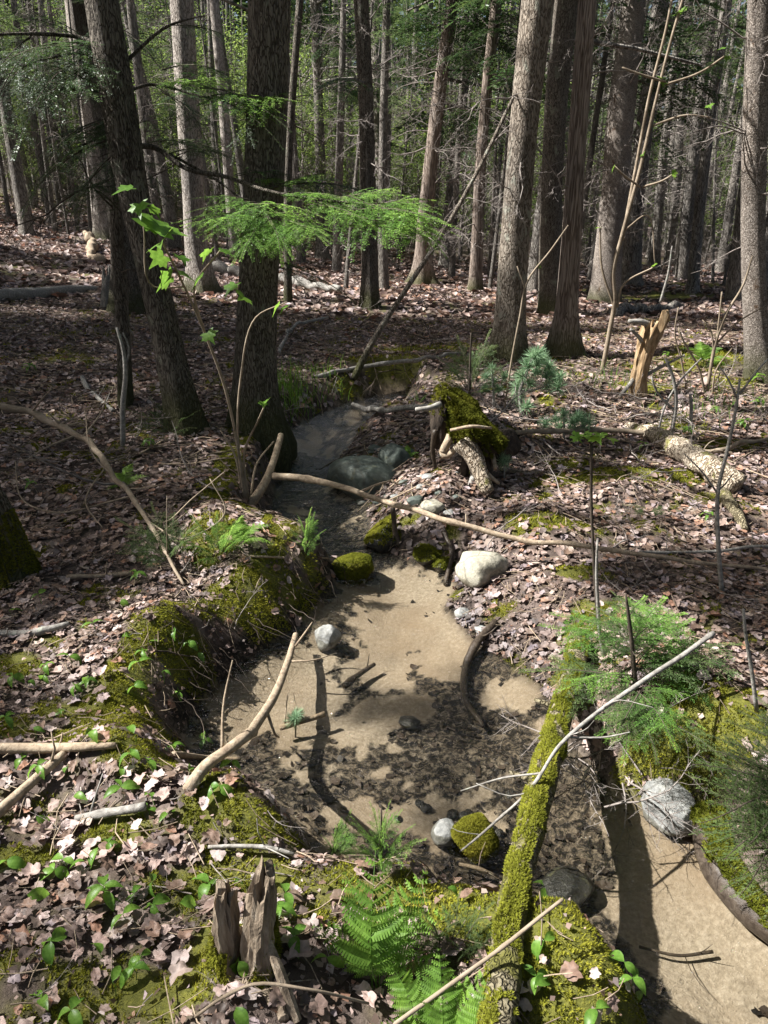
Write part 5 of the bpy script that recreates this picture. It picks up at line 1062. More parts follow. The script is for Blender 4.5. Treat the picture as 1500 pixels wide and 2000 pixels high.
# root stump beside the stream: a mossy mass of earth on its torn roots
B = at(925, 945); yS = B[1] + .12; q = lambda px, py, dy=0: at_y(px, py, yS + dy); s0 = slant(q(900, 830)) / FOC
t = thing('root_stump', B, 'overturned mossy stump on clawing roots beside the upper stream', 'stump')
V, F = lump((74 * s0, .24, 50 * s0), 77, .34, 3, True, .10); V[:, 2] -= V[:, 0] * .75; V = V + q(915, 828, .1) - B; G().add(V, F).build('root_mass', M['earth'], t)
moss_part(t, V, F, 16000, .024, 13, lambda p, n: n[:, 2] > -.1 + .55 * vn3(p[:, 0] * 8, p[:, 1] * 8, p[:, 2] * 8, 3), .62)
V, F = lump((24 * s0, .13, 62 * s0), 78, .3, 2, True, .10); V = V + q(862, 812, .08) - B; G().add(V, F).build('root_mass', M['earth'], t)
moss_part(t, V, F, 3000, .018, 14, lambda p, n: n[:, 2] > .35, .55)
V, F = lump((55 * s0, .2, 40 * s0), 79, .3, 2, True, .10); V = V + q(955, 872, .18) - B; G().add(V, F).build('root_mass', M['earth'], t)
for pts, w, m_ in [([(905,862,-.14),(925,895,-.2),(940,930,-.25),(955,962,-.3)], (40,34,30,22), 'log_pale'),([(925,900,-.2),(950,925,-.22),(975,945,-.25)],(14,10,5),'stick'),([(880,850,-.05),(868,890,-.1),(872,890,-.1),(888,878,-.12)],(16,15,12,10),'stick'),([(900,875,0),(925,920,-.1),(915,960,-.2),(905,985,-.28)],(14,13,11,7),'stick_grey'),([(950,850,0),(962,890,-.1),(968,915,-.2)],(14,10,7),'stick'),
        ([(880,840,-.2),(920,833,-.25),(960,836,-.2)],(6,7,5),'stick'),([(860,790,-.05),(835,798,-.1),(812,800,-.12)],(13,11,9),'stick_grey'),([(915,880,.05),(905,930,.02),(900,975,0)],(22,18,14),'stick_wet'),([(945,870,.1),(955,920,.05),(965,955,0)],(22,18,14),'stick_wet'),([(850,840,0),(845,880,0),(850,915,0)],(12,9,6),'stick_wet')]:
    P = np.array([q(*p) for p in pts]); Q, r, s = resample(P, np.array(w) * .5 * s0, .03); g = G(); add_tube(g, Q, r, k=9, rough=.22, seed=int(w[0]), fz=10); g.build('root', M[m_], t, loc=B).location = (0, 0, 0)
# roots hanging from the undercut left bank
rng = np.random.default_rng(90); g = G()
for i in range(30):
    u = rng.uniform(); k0 = rng.uniform(12.2, 20.8); a = _E[int(k0)] + (_E[int(k0) + 1] - _E[int(k0)]) * (k0 - int(k0)); nrm = unit(np.array([(_E[int(k0) + 1] - _E[int(k0)])[1], -(_E[int(k0) + 1] - _E[int(k0)])[0]]))
    o_ = -nrm if stream_dist(*(a - nrm * .05))[0][0] > 0 else nrm      # towards the water
    p0 = np.array([*(a - o_ * .10), 0]); p0[2] = H(p0[:1], p0[1:2])[0]; l = rng.uniform(.08, .28); sd = rng.normal(0, .08, 2)
    P = np.array([p0, [*(a + o_ * .02 + sd * .4), p0[2] - l * .4], [*(a + o_ * .06 + sd), max(p0[2] - l, WATER - .02)]]); Q, r, s = resample(P, [.0022, .0018, .001], .03); Q = Q + rng.normal(0, .004, Q.shape); add_tube(g, Q, r * rng.uniform(.5, 1.3), k=4)
tag(g.build('hanging_roots', M['twig_dark']), 'fine tan roots hanging from the undercut mossy bank', 'roots', kind='stuff')

# ------------------------------------------------------------------ saplings and bare stems
def sapling(name, label, stems, mat, leaves=(), cat='sapling', parent=None, leafkind='leaf'):
    """stems: lists of (px, py, dy) in the upright plane of the foot, with widths; leaves: (px, py, dy, size m)"""
    f = stems[0][0][0]; B = at(f[0], f[1]); t = thing(name, B, label, cat)
    for pts, w in stems:
        P = np.array([at_y(a, b, B[1] + d) for a, b, d in pts]); Q, r, s = resample(P, np.interp(np.linspace(0, 1, len(P)), np.linspace(0, 1, len(w)), w) * .5 * slant(B) / FOC, .05)
        g = G(); add_tube(g, Q, r, k=7, rough=.08, seed=int(f[0])); g.build('stem', M[mat], t, loc=B).location = (0, 0, 0)
    for i, (a, b, d, sz) in enumerate(leaves): put_leaf(t, at_y(a, b, B[1] + d), sz, i)
    return t, B
def maple_leaf(seed):
    rng = np.random.default_rng(seed); pts = [(0,0),(.18,-.10),(.42,-.06),(.30,.08),(.55,.30),(.36,.32),(.30,.44),(.14,.40),(0,.78),(-.14,.40),(-.30,.44),(-.36,.32),(-.55,.30),(-.30,.08),(-.42,-.06),(-.18,-.10)]
    P = np.array(pts); P = P * (1 + rng.normal(0, .03, P.shape)); V = np.concatenate([[[0, .2, 0]], np.stack([P[:, 1], P[:, 0], 0 * P[:, 0]], 1)]); V[0] = (.2, 0, 0)
    V[:, 2] = .25 * np.abs(V[:, 1]) - .35 * (V[:, 0] ** 2) - .25 * V[:, 1] ** 2; k = np.arange(len(P)); return G().add(V, np.stack([0 * k, 1 + k, 1 + (k + 1) % len(P)], 1)).mesh('leaf', M['leaf'])
MAPLE = [maple_leaf(i) for i in range(4)]
def oval_leaf(seed, wide=.5):
    t = np.linspace(0, 1, 8); w = wide * .5 * np.sin(np.pi * t ** .75) ** .9; zz = .12 * np.sin(t * 2.8) - .35 * t ** 2 * (.3 + .25 * seed)
    V = np.concatenate([np.stack([t, 0 * t, zz], 1), np.stack([t, w, zz + .45 * w], 1), np.stack([t, -w, zz + .45 * w], 1)]); k = np.arange(7)
    return G().add(V, np.concatenate([np.stack([k, k + 1, 8 + k + 1, 8 + k], 1), np.stack([k + 1, k, 16 + k, 16 + k + 1], 1)])).mesh('leaf', M['leaf'])
OVAL = [oval_leaf(i, .42 + .06 * i) for i in range(4)]
rngl = np.random.default_rng(55)
def put_leaf(t, P, size, i, meshes=None, face=None):
    o = link('leaf', (meshes or MAPLE)[i % 4], t); o.location = Vector(P) - t.location; o.scale = (size * (1.35 if meshes is None else 1),) * 3
    o.rotation_euler = (rngl.normal(.25, .3), rngl.normal(.35, .25), rngl.uniform(0, 6.28) if face is None else face); return o
sapling('maple_sapling', 'slender maple sapling with large bright green leaves on the left bank', [([(478,975,0),(462,860,0),(440,760,-.05),(400,650,-.15),(360,560,-.3),(318,475,-.5)],(6,5,3)),([(400,650,-.15),(380,560,-.3),(430,490,-.4)],(4,3)),([(482,975,0),(465,860,.02),(470,740,.05),(500,620,.02),(560,590,-.1)],(5,4,2)),([(485,975,.02),(478,880,0),(505,820,-.05),(518,790,-.1)],(5,3)),([(474,975,.03),(455,880,.1),(430,840,.12)],(5,3)),([(360,560,-.3),(300,560,-.4),(280,440,-.5)],(3,2))],
        'twig_pale', [(300,450,-.55,.20),(318,470,-.5,.14),(285,440,-.5,.10),(335,540,-.4,.12),(350,535,-.35,.10),(395,540,-.4,.10),(410,488,-.4,.09),(430,490,-.4,.09),(258,368,-.5,.10),(272,398,-.5,.09),(478,580,-.1,.10),(545,596,-.1,.08),(562,598,-.1,.07),(405,650,-.2,.08),(320,500,-.4,.10),(512,785,-.1,.05),(524,780,-.1,.05),(460,555,-.2,.10),(350,500,-.45,.08),(292,405,-.5,.08)])
sapling('ash_sapling', 'tall pale forked sapling with opening leaf buds on the right bank', [([(1175,730,0),(1190,650,0),(1200,590,0),(1198,530,.0),(1215,460,0),(1250,330,0),(1280,200,0),(1310,80,0),(1345,-40,0)],(9,8,6,4)),([(1215,470,0),(1245,310,.1),(1270,180,.1),(1300,60,.1),(1318,-30,.1)],(6,5,4)),([(1200,600,0),(1175,520,0),(1172,445,0)],(5,3)),([(1250,365,0),(1210,335,-.1),(1200,325,-.1)],(4,3)),([(1255,365,0),(1300,350,-.1),(1312,342,-.1)],(4,3)),([(1275,245,0),(1340,225,-.1),(1390,230,-.1)],(4,3)),([(1300,165,0),(1370,140,-.1),(1415,110,-.1)],(4,3)),([(1300,160,0),(1250,145,-.1),(1215,132,-.1)],(4,3)),([(1220,450,0),(1260,420,-.1),(1280,518,-.1)],(3,2)),([(1205,600,.0),(1215,560,0),(1280,520,-.1)],(5,3))],
        'twig_pale', [(1172,445,0,.06),(1200,325,-.1,.07),(1312,342,-.1,.07),(1320,335,-.1,.06),(1245,240,0,.06),(1285,150,0,.07),(1295,160,0,.06),(1415,95,-.1,.07),(1420,110,-.1,.06),(1280,518,-.1,.06),(1330,25,0,.08),(1385,205,-.1,.07),(1340,15,0,.07),(1255,300,0,.05)])
sapling('ash_seedling', 'thin dark seedling with a drooping cluster of bronze leaves', [([(1168,1235,0),(1160,1100,0),(1155,980,0),(1155,868,0)],(5,6,5)),([(1155,868,0),(1135,852,-.02),(1118,850,-.03)],(3,2)),([(1155,868,0),(1175,855,-.02),(1190,852,-.03)],(3,2))], 'twig_dark', [(1118,850,-.03,.05),(1135,855,-.03,.06),(1150,850,-.04,.06),(1165,852,-.03,.06),(1180,850,0,.06),(1192,856,0,.05),(1140,848,.03,.05),(1172,846,.03,.05)])
sapling('bare_sapling', 'bare pale sapling rising through the right leaf bank', [([(1410,1160,0),(1402,1050,0),(1402,960,0),(1420,880,0),(1440,780,0),(1445,740,0)],(9,7,4)),([(1402,965,0),(1370,920,0),(1335,885,0)],(4,2)),([(1445,770,0),(1470,735,0),(1500,700,0)],(4,3)),([(1440,780,0),(1425,745,0),(1405,715,0)],(4,2)),([(1402,960,0),(1425,935,0),(1432,925,0)],(3,2))], 'stick_grey')
sapling('bare_sapling', 'thin grey stem standing beside the mossy log', [([(1182,1290,0),(1172,1240,0),(1168,1180,0),(1165,1120,0),(1167,1055,0)],(8,7,4)),([(1176,1255,0),(1200,1285,0),(1225,1300,0)],(5,3))], 'stick_grey')
sapling('bare_sapling', 'slim stem at the right edge above the spruce boughs', [([(1478,1390,0),(1468,1310,0),(1455,1230,0),(1452,1190,0)],(9,7,5))], 'stick_grey')
sapling('bare_shrub', 'bare twiggy shrub in front of the right edge spruce', [([(1380,775,0),(1388,720,0),(1395,680,0),(1420,610,0),(1450,560,0),(1470,500,0)],(7,6,3)),([(1385,740,0),(1400,660,0),(1410,570,0)],(4,3)),([(1395,690,0),(1385,640,0),(1372,625,0)],(4,2)),([(1400,670,0),(1440,630,0),(1490,600,0)],(4,2)),([(1378,775,.05),(1365,720,.05),(1330,655,.05),(1325,640,.05)],(5,3)),([(1390,775,.1),(1400,720,.1),(1430,680,.1)],(4,2)),([(1340,760,.2),(1330,700,.2),(1318,650,.2),(1325,600,.2)],(4,2))], 'twig_pale')
sapling('bare_shrub', 'pale bare twigs by the fallen log on the right bank', [([(1312,845,0),(1320,780,0),(1315,740,0),(1300,700,0)],(9,7,5)),([(1285,845,0),(1300,790,0),(1340,730,0),(1370,700,0)],(5,3)),([(1345,850,0),(1350,800,0),(1348,770,0)],(9,6)),([(1315,800,0),(1280,760,0),(1272,735,0)],(5,3))], 'stick_grey')
sapling('bare_sapling', 'thin bare stem in the shade at the left bank', [([(240,870,0),(240,790,0),(245,730,0),(240,680,0),(228,640,0)],(11,9,5)),([(243,720,0),(252,680,0),(240,650,0)],(5,3))], 'stick_grey')
sapling('bare_sapling', 'thin curved stem forking before the spotted trunk', [([(985,800,0),(1000,700,0),(1015,620,0),(1030,550,0),(1075,490,0),(1110,440,0)],(4,4,3)),([(1018,610,0),(1025,570,0),(1010,520,0)],(4,2)),([(1022,590,0),(1060,560,0),(1052,520,0)],(3,2))], 'twig_pale', [(1052,518,0,.05)])

# ------------------------------------------------------------------ small conifers
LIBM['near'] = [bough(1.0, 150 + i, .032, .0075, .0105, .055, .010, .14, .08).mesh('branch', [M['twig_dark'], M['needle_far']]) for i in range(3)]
LIBM['near_new'] = [bough(1.0, 160 + i, .042, .0085, .013, .058, .008, .12, .08).mesh('branch', BN) for i in range(3)]
def small_conifer(name, label, foot, boughs, kind, stem=None, mat='twig_dark', fat=1.0):
    B = at(*foot); t = thing(name, B, label, 'seedling' if 'seedling' in name else 'young tree')
    if stem:
        P = np.array([at_y(a, b, B[1] + d) for a, b, d in stem[0]]); Q, r, s = resample(P, np.interp(np.linspace(0, 1, len(P)), np.linspace(0, 1, len(stem[1])), stem[1]) * .5 * slant(B) / FOC, .03); g = G(); add_tube(g, Q, r, k=6, rough=.1); g.build('stem', M[mat], t, loc=B).location = (0, 0, 0)
    for i, (a, b, c, d, dy0, dy1) in enumerate(boughs + ([(p[0] + 8, p[1] - 6, p[2] + 22, p[3] - 18, p[4] + .03, p[5] + .08) for p in boughs] if 'edge' in label else [])):
        kind_ = 'near' if 'spruce' in name and i % 2 else kind; place('branch', LIBM[kind_][i % len(LIBM[kind_])], at_y(a, b, B[1] + dy0), at_y(c, d, B[1] + (dy1 if 'spruce' not in name else (b - d) * .0024 + dy1 * .4)), t, rngl.normal(0, .25 if 'spruce' not in name else .12), fat)
    return t
small_conifer('spruce_sapling', 'feathery yellow green spruce sapling leaning over the mossy log', (1245,1420), [(1240,1290,1060,1200,.0,-.02),(1240,1280,1130,1230,0,-.1),(1235,1250,1340,1180,0,.05),(1230,1240,1150,1165,0,.05),(1225,1230,1260,1150,0,.05),(1240,1300,1375,1250,0,-.05),(1240,1260,1080,1180,.02,.05),(1230,1210,1200,1145,0,0),(1240,1300,1350,1190,0,-.1),(1243,1330,1020,1290,0,-.1),(1245,1330,1420,1290,0,0),(1240,1310,1460,1230,0,0),(1243,1320,1080,1330,0,-.1),(1245,1340,1150,1330,0,-.18),(1235,1260,1300,1150,.05,.1),(1240,1280,1180,1190,-.02,-.12)], 'near_new', ([(1245,1425,0),(1240,1330,0),(1230,1220,0),(1222,1160,0)],(12,9,4)))
small_conifer('spruce_sapling', 'low spruce boughs hanging over the bank below the thin pole', (1260,1480), [(1240,1380,1215,1470,0,-.15),(1250,1370,1280,1470,0,-.12),(1245,1350,1330,1450,0,-.1),(1250,1350,1200,1440,0,-.05),(1260,1380,1380,1410,0,-.05),(1270,1390,1420,1470,0,-.1),(1250,1350,1350,1350,0,0)], 'near_new')
small_conifer('hemlock_sapling', 'dark green hemlock boughs reaching in at the lower right edge', (1560,1720), [(1560,1560,1385,1470,0,-.05),(1560,1580,1385,1560,0,-.15),(1570,1560,1390,1430,0,.05),(1560,1620,1420,1620,0,-.2),(1570,1640,1440,1690,0,-.22),(1580,1500,1440,1390,0,.05),(1560,1530,1420,1520,.1,.1),(1580,1560,1450,1640,0,-.2),(1580,1480,1470,1370,0,.1),(1570,1600,1410,1590,.05,0),(1590,1680,1470,1740,0,-.2)], 'near', ([(1560,1720,0),(1570,1560,0),(1590,1380,0)],(16,10)), fat=1.2)
small_conifer('cedar_seedling', 'bright feathery cedar seedling on the tip of the mossy bank', (600,1085), [(600,1080,598,990,0,0),(600,1075,565,1020,0,-.02),(600,1070,632,1030,0,-.03),(598,1080,620,1060,0,-.05),(598,1070,570,1050,0,-.05),(602,1060,610,1000,0,.03),(600,1060,585,1000,0,0)], 'near_new', fat=.9)
small_conifer('cedar_seedling', 'tall bright cedar seedling behind the foreground fern', (745,1700), [(745,1690,745,1565,0,0),(745,1680,700,1590,0,-.02),(748,1680,800,1600,0,-.02),(745,1690,820,1630,0,-.04),(745,1650,710,1620,0,-.04),(746,1640,780,1580,0,.02),(745,1690,690,1650,0,-.05),(744,1660,730,1570,0,.02)], 'near_new', ([(745,1705,0),(745,1640,0),(745,1580,0)],(6,3)), fat=.9)
small_conifer('cedar_seedling', 'small pale cedar sprig at the edge of the near pool', (655,1680), [(655,1675,655,1600,0,0),(655,1670,632,1630,0,0),(656,1665,678,1640,0,-.02),(655,1670,690,1665,0,-.03)], 'near_new', fat=.9)
small_conifer('hemlock_seedling', 'small shaded hemlock sprigs on the left bank beside the dead bough', (330,1110), [(330,1100,230,1000,0,.1),(335,1090,300,980,0,.05),(330,1100,230,1070,0,-.05),(340,1090,390,1000,0,0),(335,1095,260,1040,0,0),(330,1080,340,1000,0,.1)], 'near', fat=.9)
small_conifer('cedar_seedling', 'green cedar sprigs growing from the mossy hump by the left bank', (440,1095), [(420,1080,370,990,0,0),(430,1085,470,1000,0,-.02),(430,1080,420,1000,0,.05),(440,1080,500,1020,0,-.03),(420,1085,345,1050,0,-.05),(425,1090,380,1095,0,-.1)], 'near_new', fat=.9)
small_conifer('hemlock_seedling', 'dark hemlock seedling at the foot of the leaning trunk', (330,850), [(330,845,250,790,0,0),(330,840,300,770,0,.1),(335,845,390,790,0,0),(330,845,270,830,0,-.1),(335,845,380,830,0,-.1)], 'near', fat=.9)
small_conifer('hemlock_seedling', 'dusky hemlock boughs low over the far bank before the spotted trunk', (900,790), [(910,760,860,690,0,.1),(920,760,930,680,0,0),(910,765,850,730,0,-.1),(930,760,990,700,0,.1),(920,770,980,750,0,-.1),(915,760,900,650,0,.2),(930,750,950,640,0,.1)], 'near', ([(915,795,0),(918,720,0),(920,650,0)],(6,3)))
small_conifer('hemlock_seedling', 'pale lit hemlock sprig beside the stream bend', (815,792), [(815,790,795,765,0,0),(815,790,840,760,0,0),(816,790,815,755,0,0),(815,790,790,785,0,-.05)], 'near_new')
small_conifer('hemlock_seedling', 'low green seedling in the leaves of the sunny bank', (1270,1005), [(1270,1000,1220,980,0,0),(1270,1000,1300,985,0,-.05),(1272,1000,1310,1000,0,-.05),(1270,1000,1240,1000,0,-.08)], 'near')
small_conifer('hemlock_seedling', 'tangle of low green sprigs between the fern and the mossy log', (900,1850), [(860,1850,830,1760,0,0),(880,1840,900,1740,0,.05),(900,1850,950,1760,0,0),(880,1870,820,1830,0,-.05),(910,1860,960,1830,0,-.05),(860,1840,780,1760,0,.05),(900,1900,930,1850,0,-.05),(880,1880,870,1800,0,-.03),(850,1850,890,1780,0,-.03),(920,1870,990,1800,0,0),(900,1880,840,1880,0,-.08)], 'near', fat=1.0)
def tuft_mesh(seed):
    rng = np.random.default_rng(seed); g = G(); n = 130; t = rng.uniform(-.25, .1, n)[:, None]; d = unit(rng.normal(0, 1, (n, 3)) + np.array([.55, 0, 0])); P = np.concatenate([t, 0 * t, 0 * t], 1); w = unit(np.cross(d, rng.normal(0, 1, (n, 3)))) * .022
    L = rng.uniform(.75, 1.05, (n, 1)); sag = np.array([0, 0, -.12]); V = np.stack([P - w, P + w, P + d * L * .6 + w + sag * .3, P + d * L + sag, P + d * L * .6 - w + sag * .3], 1); f = np.array([[0, 1, 2, 4]]); f3 = np.array([[4, 2, 3]]); k = (np.arange(n) * 5)[:, None, None]
    K = np.repeat(rng.uniform(.75, 1.25, (n, 1)) * np.ones(3), 5, 0); g.add(V.reshape(-1, 3), (f[None] + k).reshape(-1, 4), 0, K); g.F.append((f3[None] + k).reshape(-1, 3)); g.M.append(np.zeros(n, np.int32)); return g.mesh('needle_tuft', M['needle_blue'])
TUFT = [tuft_mesh(i) for i in range(3)]
def pine(label, foot, tufts_, stems, size):
    B = at(*foot); t = thing('pine_seedling', B, label, 'seedling')
    for pts, w in stems:
        P = np.array([at_y(a, b, B[1]) for a, b in pts]); Q, r, s = resample(P, np.linspace(w, w * .5, len(P)) * .5 * slant(B) / FOC, .03); g = G(); add_tube(g, Q, r, k=6, rough=.1); g.build('stem', M['stick_grey'], t, loc=B).location = (0, 0, 0)
    for i, (a, b) in enumerate(tufts_):
        o = link('needle_tuft', TUFT[i % 3], t); o.location = Vector(at_y(a, b, B[1] + rngl.normal(0, .05))) - t.location; o.scale = (size * rngl.uniform(.85, 1.15),) * 3; o.rotation_euler = (rngl.uniform(0, 6), -1.0 + rngl.normal(0, .4), rngl.uniform(0, 6))
    return t
pine('tallest pine seedling, its blue green tufts bright beside the spotted trunk', (1022,812), [(1040,695),(1030,715),(1060,700),(1020,735),(1010,755),(1050,690),(1085,745),(1070,755),(1095,735),(1080,730),(1045,725),(1028,795),(1050,712),(1066,735),(1012,770),(1035,750),(1090,755),(1072,715)], [([(1022,812),(1018,795),(1015,770),(1028,730),(1040,700)],9),([(1018,765),(1050,760),(1080,745)],5)], .105)
pine('low spreading pine seedling with bright tufts on the sunny bank', (1100,862), [(1100,810),(1120,825),(1085,820),(1140,832),(1115,840),(1065,825),(1150,825),(1095,835),(1130,815)], [([(1100,862),(1102,840),(1100,815)],6),([(1101,850),(1125,835),(1145,830)],4)], .09)
pine('single pine tuft hanging beside the root stump', (985,940), [(985,903),(978,900)], [([(985,940),(985,905)],4)], .075)
pine('tiny pine seedling growing out of the pool edge', (577,1440), [(577,1402),(580,1395),(572,1408)], [([(577,1440),(578,1405)],4)], .045)
pine('shaded pine seedling with dull tufts behind the root stump', (965,800), [(960,720),(965,745),(950,735),(975,760),(945,760),(985,735)], [([(965,800),(962,740),(960,720)],6)], .085)

# ------------------------------------------------------------------ ferns, grass and woodland flowers
def frond_mesh(seed, pairs=13, wide=.27):
    """arching frond: paired leaflets, each cut into small teeth"""
    rng = np.random.default_rng(seed); g = G(); t = np.linspace(0, 1, 16); arc = lambda t: np.stack([t * .93, .04 * np.sin(t * 3 + seed), .30 * np.sin(t * 2.1) - .46 * t ** 2.6], -1)
    add_tube(g, arc(t), .007 * (1 - .8 * t), 0, k=4, cap=False); z = np.array([0, 0, 1.0])
    for u in np.linspace(.24, .985, pairs) ** .92:
        p = arc(np.array([u]))[0]; d0 = unit(arc(np.array([u + .02]))[0] - p); l = wide * min(1, .55 + 2.2 * (u - .2)) * (1 - u ** 2.2) ** .8 * rng.uniform(.85, 1.1) + .015
        for sg in (-1, 1):
            s_ = unit(np.cross(z, d0)) * sg; d = unit(s_ + d0 * rng.uniform(.2, .5) + z * rng.normal(-.1, .16)); n = max(4, int(l / .017)); q = np.linspace(0.04, 1, n)[:, None]; P = p + d * l * q - z * .22 * l * q ** 2 + d0 * .10 * l * q ** 2
            wl = (.042 * np.sin(np.pi * np.clip(q * .8 + .2, 0, 1)) ** .7 + .004) * (l / wide) ** .6; sd = unit(np.cross(d, z + rng.normal(0, .25, 3))); st = l / n
            for s2 in (-1, 1):
                tip = P + sd * s2 * wl + d * st * .9; V = np.stack([P - d * st * .5, tip - d * st * .55, tip, P + d * st * .62], 1); V[:, 1:3, 2] += .25 * wl; g.add(V.reshape(-1, 3), np.arange(n * 4).reshape(-1, 4), 1, np.repeat(rng.uniform(.8, 1.15, (n, 1)) * np.ones(3), 4, 0))
    return g.mesh('frond', [M['leaf'], M['fern']])
FROND = [frond_mesh(i) for i in range(4)]
def fern(label, foot, fronds):
    B = at(*foot); t = thing('fern', B, label, 'fern')
    for i, (az, el, L) in enumerate(fronds):
        o = link('frond', FROND[i % 4], t); o.scale = (L,) * 3; o.rotation_euler = (rngl.normal(0, .15), -R(el), R(az)); o.location = (rngl.normal(0, .01), rngl.normal(0, .01), 0)
    return t
fern('bright green fern with arching fronds in the foreground', (742,1930), [(92,78,.34),(118,60,.27),(62,60,.29),(155,46,.21),(28,48,.25),(-8,34,.22),(-50,26,.2)])
fern('young fern at the bottom edge of the picture', (860,2070), [(90,45,.22),(50,40,.22),(130,40,.2),(10,30,.2),(170,30,.2)])
fern('small fern on the top of the mossy bank', (470,1075), [(90,60,.2),(40,40,.22),(140,40,.2),(0,25,.2),(200,20,.18)])
fern('dim fern in the shade of the left bank', (250,960), [(90,60,.2),(30,40,.18),(150,40,.18),(200,20,.16)])
fern('small fern growing on the side of the root stump', (935,905), [(80,65,.2),(40,50,.16),(120,55,.16)])
fern('sunlit fern clump by the right edge spruce', (1375,720), [(90,60,.4),(40,45,.4),(140,45,.4),(0,30,.35),(180,30,.35),(-60,25,.3)])
fern('small fern between the rocks under the root stump', (795,900), [(90,60,.14),(30,40,.12),(150,40,.12)])
def grass(label, foot, n, h, spread, seed):
    B = at(*foot); rng = np.random.default_rng(seed); xy = rng.normal(0, spread, (n, 2)); d, _ = stream_dist(B[0] + xy[:, 0], B[1] + xy[:, 1]); xy = xy[d < 0]; n = len(xy); P = np.stack([xy[:, 0], xy[:, 1], H(B[0] + xy[:, 0], B[1] + xy[:, 1]) - B[2]], 1)
    lean = rng.normal(0, .35, (n, 2)); hh = h * rng.uniform(.5, 1.1, n); w = unit(np.stack([rng.normal(0, 1, n), rng.normal(0, .4, n), 0 * hh], 1)) * .0045; V = []
    for u in (0, .4, .75, 1.0):
        c = P + np.stack([lean[:, 0] * hh * u ** 1.8, lean[:, 1] * hh * u ** 1.8, hh * (u - .25 * u ** 2)], 1); V += [c - w * (1 - u * .95), c + w * (1 - u * .95)]
    V = np.stack(V, 1); f = np.array([[0, 1, 3, 2], [2, 3, 5, 4], [4, 5, 7, 6]]); g = G(); g.add(V.reshape(-1, 3), (f[None] + (np.arange(n) * 8)[:, None, None]).reshape(-1, 4), 0, np.repeat(rng.uniform(.6, 1.1, (n, 1)) * np.ones(3), 8, 0))
    o = g.build('grass', M['leaf']); o.location = B; return tag(o, label, 'grass', kind='stuff')
grass('tuft of fresh grass by the bend of the upper stream', (575,785), 260, .38, .22, 1); grass('thin grass on the far bank of the upper stream', (650,772), 130, .28, .25, 2); grass('wisps of grass behind the pale sapling', (1200,745), 90, .25, .3, 3); grass('sparse grass blades on the sunny right bank', (1430,800), 150, .22, .5, 4)
flower = [(20,1190),(80,1168),(30,1330),(60,1340),(90,1325),(150,1345),(175,1325),(140,1290),(280,1278),(320,1320),(345,1235),(370,1262),(390,1280),(275,1300),(265,1345),(240,1240),(185,1225),(95,1305),(240,1172),(45,1480),(15,1405),(150,1560),(135,1500),(80,1510),(240,1500),(290,1490),(260,1485),(370,1505),(455,1500),(430,1535),(300,1570),(290,1580),(240,1545),(75,1600),(20,1690),(215,1650),(195,1660),(300,1727),(265,1750),(355,1775),(245,1800),(105,1850),(200,1870),(280,1880),(265,1900),(225,1930),(470,1895),(575,1840),(565,1800),(560,1760),(410,1725),(460,1725),(85,1950),(145,1985),(465,1985),(1060,1840),(1045,1915),(1040,1940),(1215,1890),(1230,1925),(1250,1945),(1160,1980),(1065,1735),(875,1735),(640,1880),(110,1700),(170,1690),(330,1590),(400,1440),(265,1440),(185,1440),(340,1460),(70,1430),(130,1690),(350,1350),(310,1250),(215,1760),(300,1770),(60,1760)]
for i, (px, py) in enumerate(flower):
    n = 1 + (i * 7) % 3; zone = 'on the mossy mound by the right pool' if px > 1000 else ('around the foreground stump' if py > 1680 else ('by the moss mound of the near bank' if py > 1400 else 'on the mossy left bank above the pool')); nm_ = ['one glossy oval leaf', 'two glossy oval leaves', 'three glossy oval leaves'][n - 1]
    B = at(px, py + 14); t = thing('mayflower_plant', B, f'small green plant with {nm_} {zone}', 'plant', f'plants with {nm_} {zone}'); hgt = rngl.uniform(.025, .06); top = np.array([0, 0, hgt]); g = G(); add_tube(g, np.array([[0, 0, -.01], [.004, .002, hgt * .5], top]), [.0012, .0011, .0009], k=4); g.build('stem', M['leaf'], t)
    a0 = rngl.uniform(0, 6.28)
    for k in range(n): put_leaf(t, B + top, rngl.uniform(.035, .06), i + k, OVAL, a0 + k * 6.28 / n + rngl.normal(0, .3))
for i, (px, py, n, s) in enumerate([(210,1760,6,.055),(520,1720,5,.04),(120,1395,5,.03),(545,1790,5,.045),(175,1335,5,.035),(60,720,7,.08),(290,870,6,.07),(1380,1010,5,.05),(1340,845,6,.07),(1450,830,7,.07),(1480,790,7,.08),(1395,800,6,.06),(1255,870,5,.05),(1300,690,5,.06),(1480,740,6,.08),(30,1100,4,.04),(270,1130,5,.05),(60,950,5,.05)]):
    B = at(px, py + 10); t = thing('starflower_plant', B, ['star shaped whorl of pointed green leaves on the near bank', 'whorled green woodland plant on the lit right bank', 'whorled green woodland plant in the left shade'][0 if py > 1300 else (1 if px > 750 else 2)], 'plant', ['whorled plants of the near bank', 'whorled plants of the right bank', 'whorled plants in the left shade'][0 if py > 1300 else (1 if px > 750 else 2)])
    h_ = s * 1.3; g = G(); add_tube(g, np.array([[0, 0, -.01], [0, .003, h_ * .5], [0, 0, h_]]), [.0014, .0012, .001], k=4); g.build('stem', M['leaf'], t)
    for k in range(n):
        o = put_leaf(t, B + [0, 0, h_ * (1 - .25 * (k % 2))], s * rngl.uniform(.8, 1.3), k, OVAL[:1] * 4, k * 6.28 / n + rngl.normal(0, .2)); o.rotation_euler.x = 0
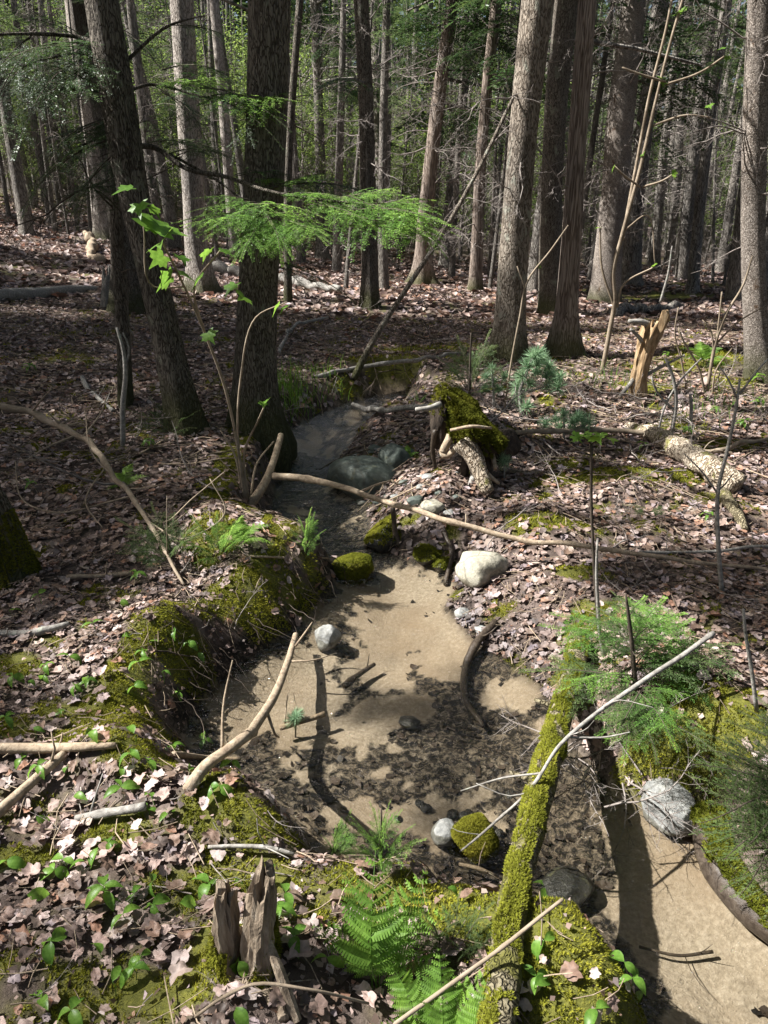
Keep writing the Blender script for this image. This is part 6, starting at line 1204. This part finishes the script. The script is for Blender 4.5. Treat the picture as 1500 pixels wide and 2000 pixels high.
# black leaf scraps, bark and silt lying on the bed
rng = np.random.default_rng(95); g = G(); n = 16000
x = rng.uniform(-1.4, 2.2, n); y = rng.uniform(1.0, 6.0, n); d, _ = stream_dist(x, y); x, y, d = x[d > .01], y[d > .01], d[d > .01]
from_ = np.clip(np.searchsorted(gx, x), 0, len(gx) - 1), np.clip(np.searchsorted(gy, y), 0, len(gy) - 1); dens = DEB_SHADE[from_[1], from_[0]]
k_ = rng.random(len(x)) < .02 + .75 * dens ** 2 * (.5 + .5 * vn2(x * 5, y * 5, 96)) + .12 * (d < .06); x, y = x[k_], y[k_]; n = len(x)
Rm = rotmats(rng.uniform(0, 6.28, n), np.abs(rng.normal(0, .3, n)), rng.uniform(0, 6.28, n)); sz = rng.uniform(.010, .045, n) * np.where(rng.random(n) < .12, 1.7, 1); zz = H(x, y) + .005
which = rng.integers(0, 8, n)
for q_ in range(8):
    V, T = leaf_template(rng, 9 if q_ < 5 else 14, .6); V = V * ([1, .35, 1] if q_ % 3 == 0 else [1, 1, 1]); s_ = np.nonzero(which == q_)[0]; P = np.einsum('nij,mj->nmi', Rm[s_] * sz[s_][:, None, None], V) + np.stack([x[s_], y[s_], zz[s_]], 1)[:, None]
    g.add(P.reshape(-1, 3), (T[None] + (np.arange(len(s_)) * len(V))[:, None, None]).reshape(-1, 3), 0, np.repeat(np.array([[.03, .023, .018]]) * rng.uniform(.15, 2.2, (len(s_), 1)), len(V), 0))
tag(g.build('sunken_leaves', M['litter']), 'blackened leaf scraps lying on the bed of the pool', 'sunken leaves', kind='stuff')
# twiggy dead branches lying about
rng = np.random.default_rng(97)
def brush(n, box, l, lift, label, group, mats=('dead',), name='fallen_twig'):
    for i in range(n):
        px, py = rng.uniform(box[0], box[2]), rng.uniform(box[1], box[3]); P = at(px, py, rng.uniform(.01, lift))
        if stream_dist(P[:1], P[1:2])[0][0] > -.02 and lift < .1: continue
        a = rng.uniform(0, 6.28); L = rng.uniform(*l); E = P + np.array([math.cos(a), math.sin(a), 0]) * L; E[2] = max(H(E[:1], E[1:2])[0], WATER) + rng.uniform(.01, lift); k = mats[i % len(mats)]
        o = place(name, LIBM[k][rng.integers(len(LIBM[k]))], P, E, None, rng.uniform(0, 6.28)); tag(o, label, 'twig', group)
brush(46, (900, 700, 1500, 900), (.3, .9), .12, 'bare twiggy dead branch on the sunlit right bank', 'dead twigs on the right bank')
brush(22, (1000, 900, 1500, 1180), (.2, .6), .06, 'bare twig on the leafy slope below the right bank', 'dead twigs on the lower right slope')
brush(40, (0, 600, 480, 960), (.3, .9), .10, 'dead twig in the shade of the left bank', 'dead twigs on the left bank', ('dead_dark', 'dead'))
brush(26, (520, 600, 980, 740), (.4, 1.2), .15, 'dead twig on the far bank beyond the stream bend', 'dead twigs on the far bank', ('dead', 'dead_dark'))
brush(22, (0, 1000, 480, 1280), (.15, .4), .05, 'small dead twig on the mossy left bank', 'dead twigs on the mossy left bank', ('dead', 'dead_dark'))
brush(15, (1120, 1430, 1270, 1580), (.2, .45), .28, 'tangled bare twig over the water beside the mossy log', 'tangled twigs beside the mossy log')
brush(16, (20, 1500, 650, 1980), (.08, .25), .03, 'little dead twig among the foreground leaves', 'dead twigs in the foreground')
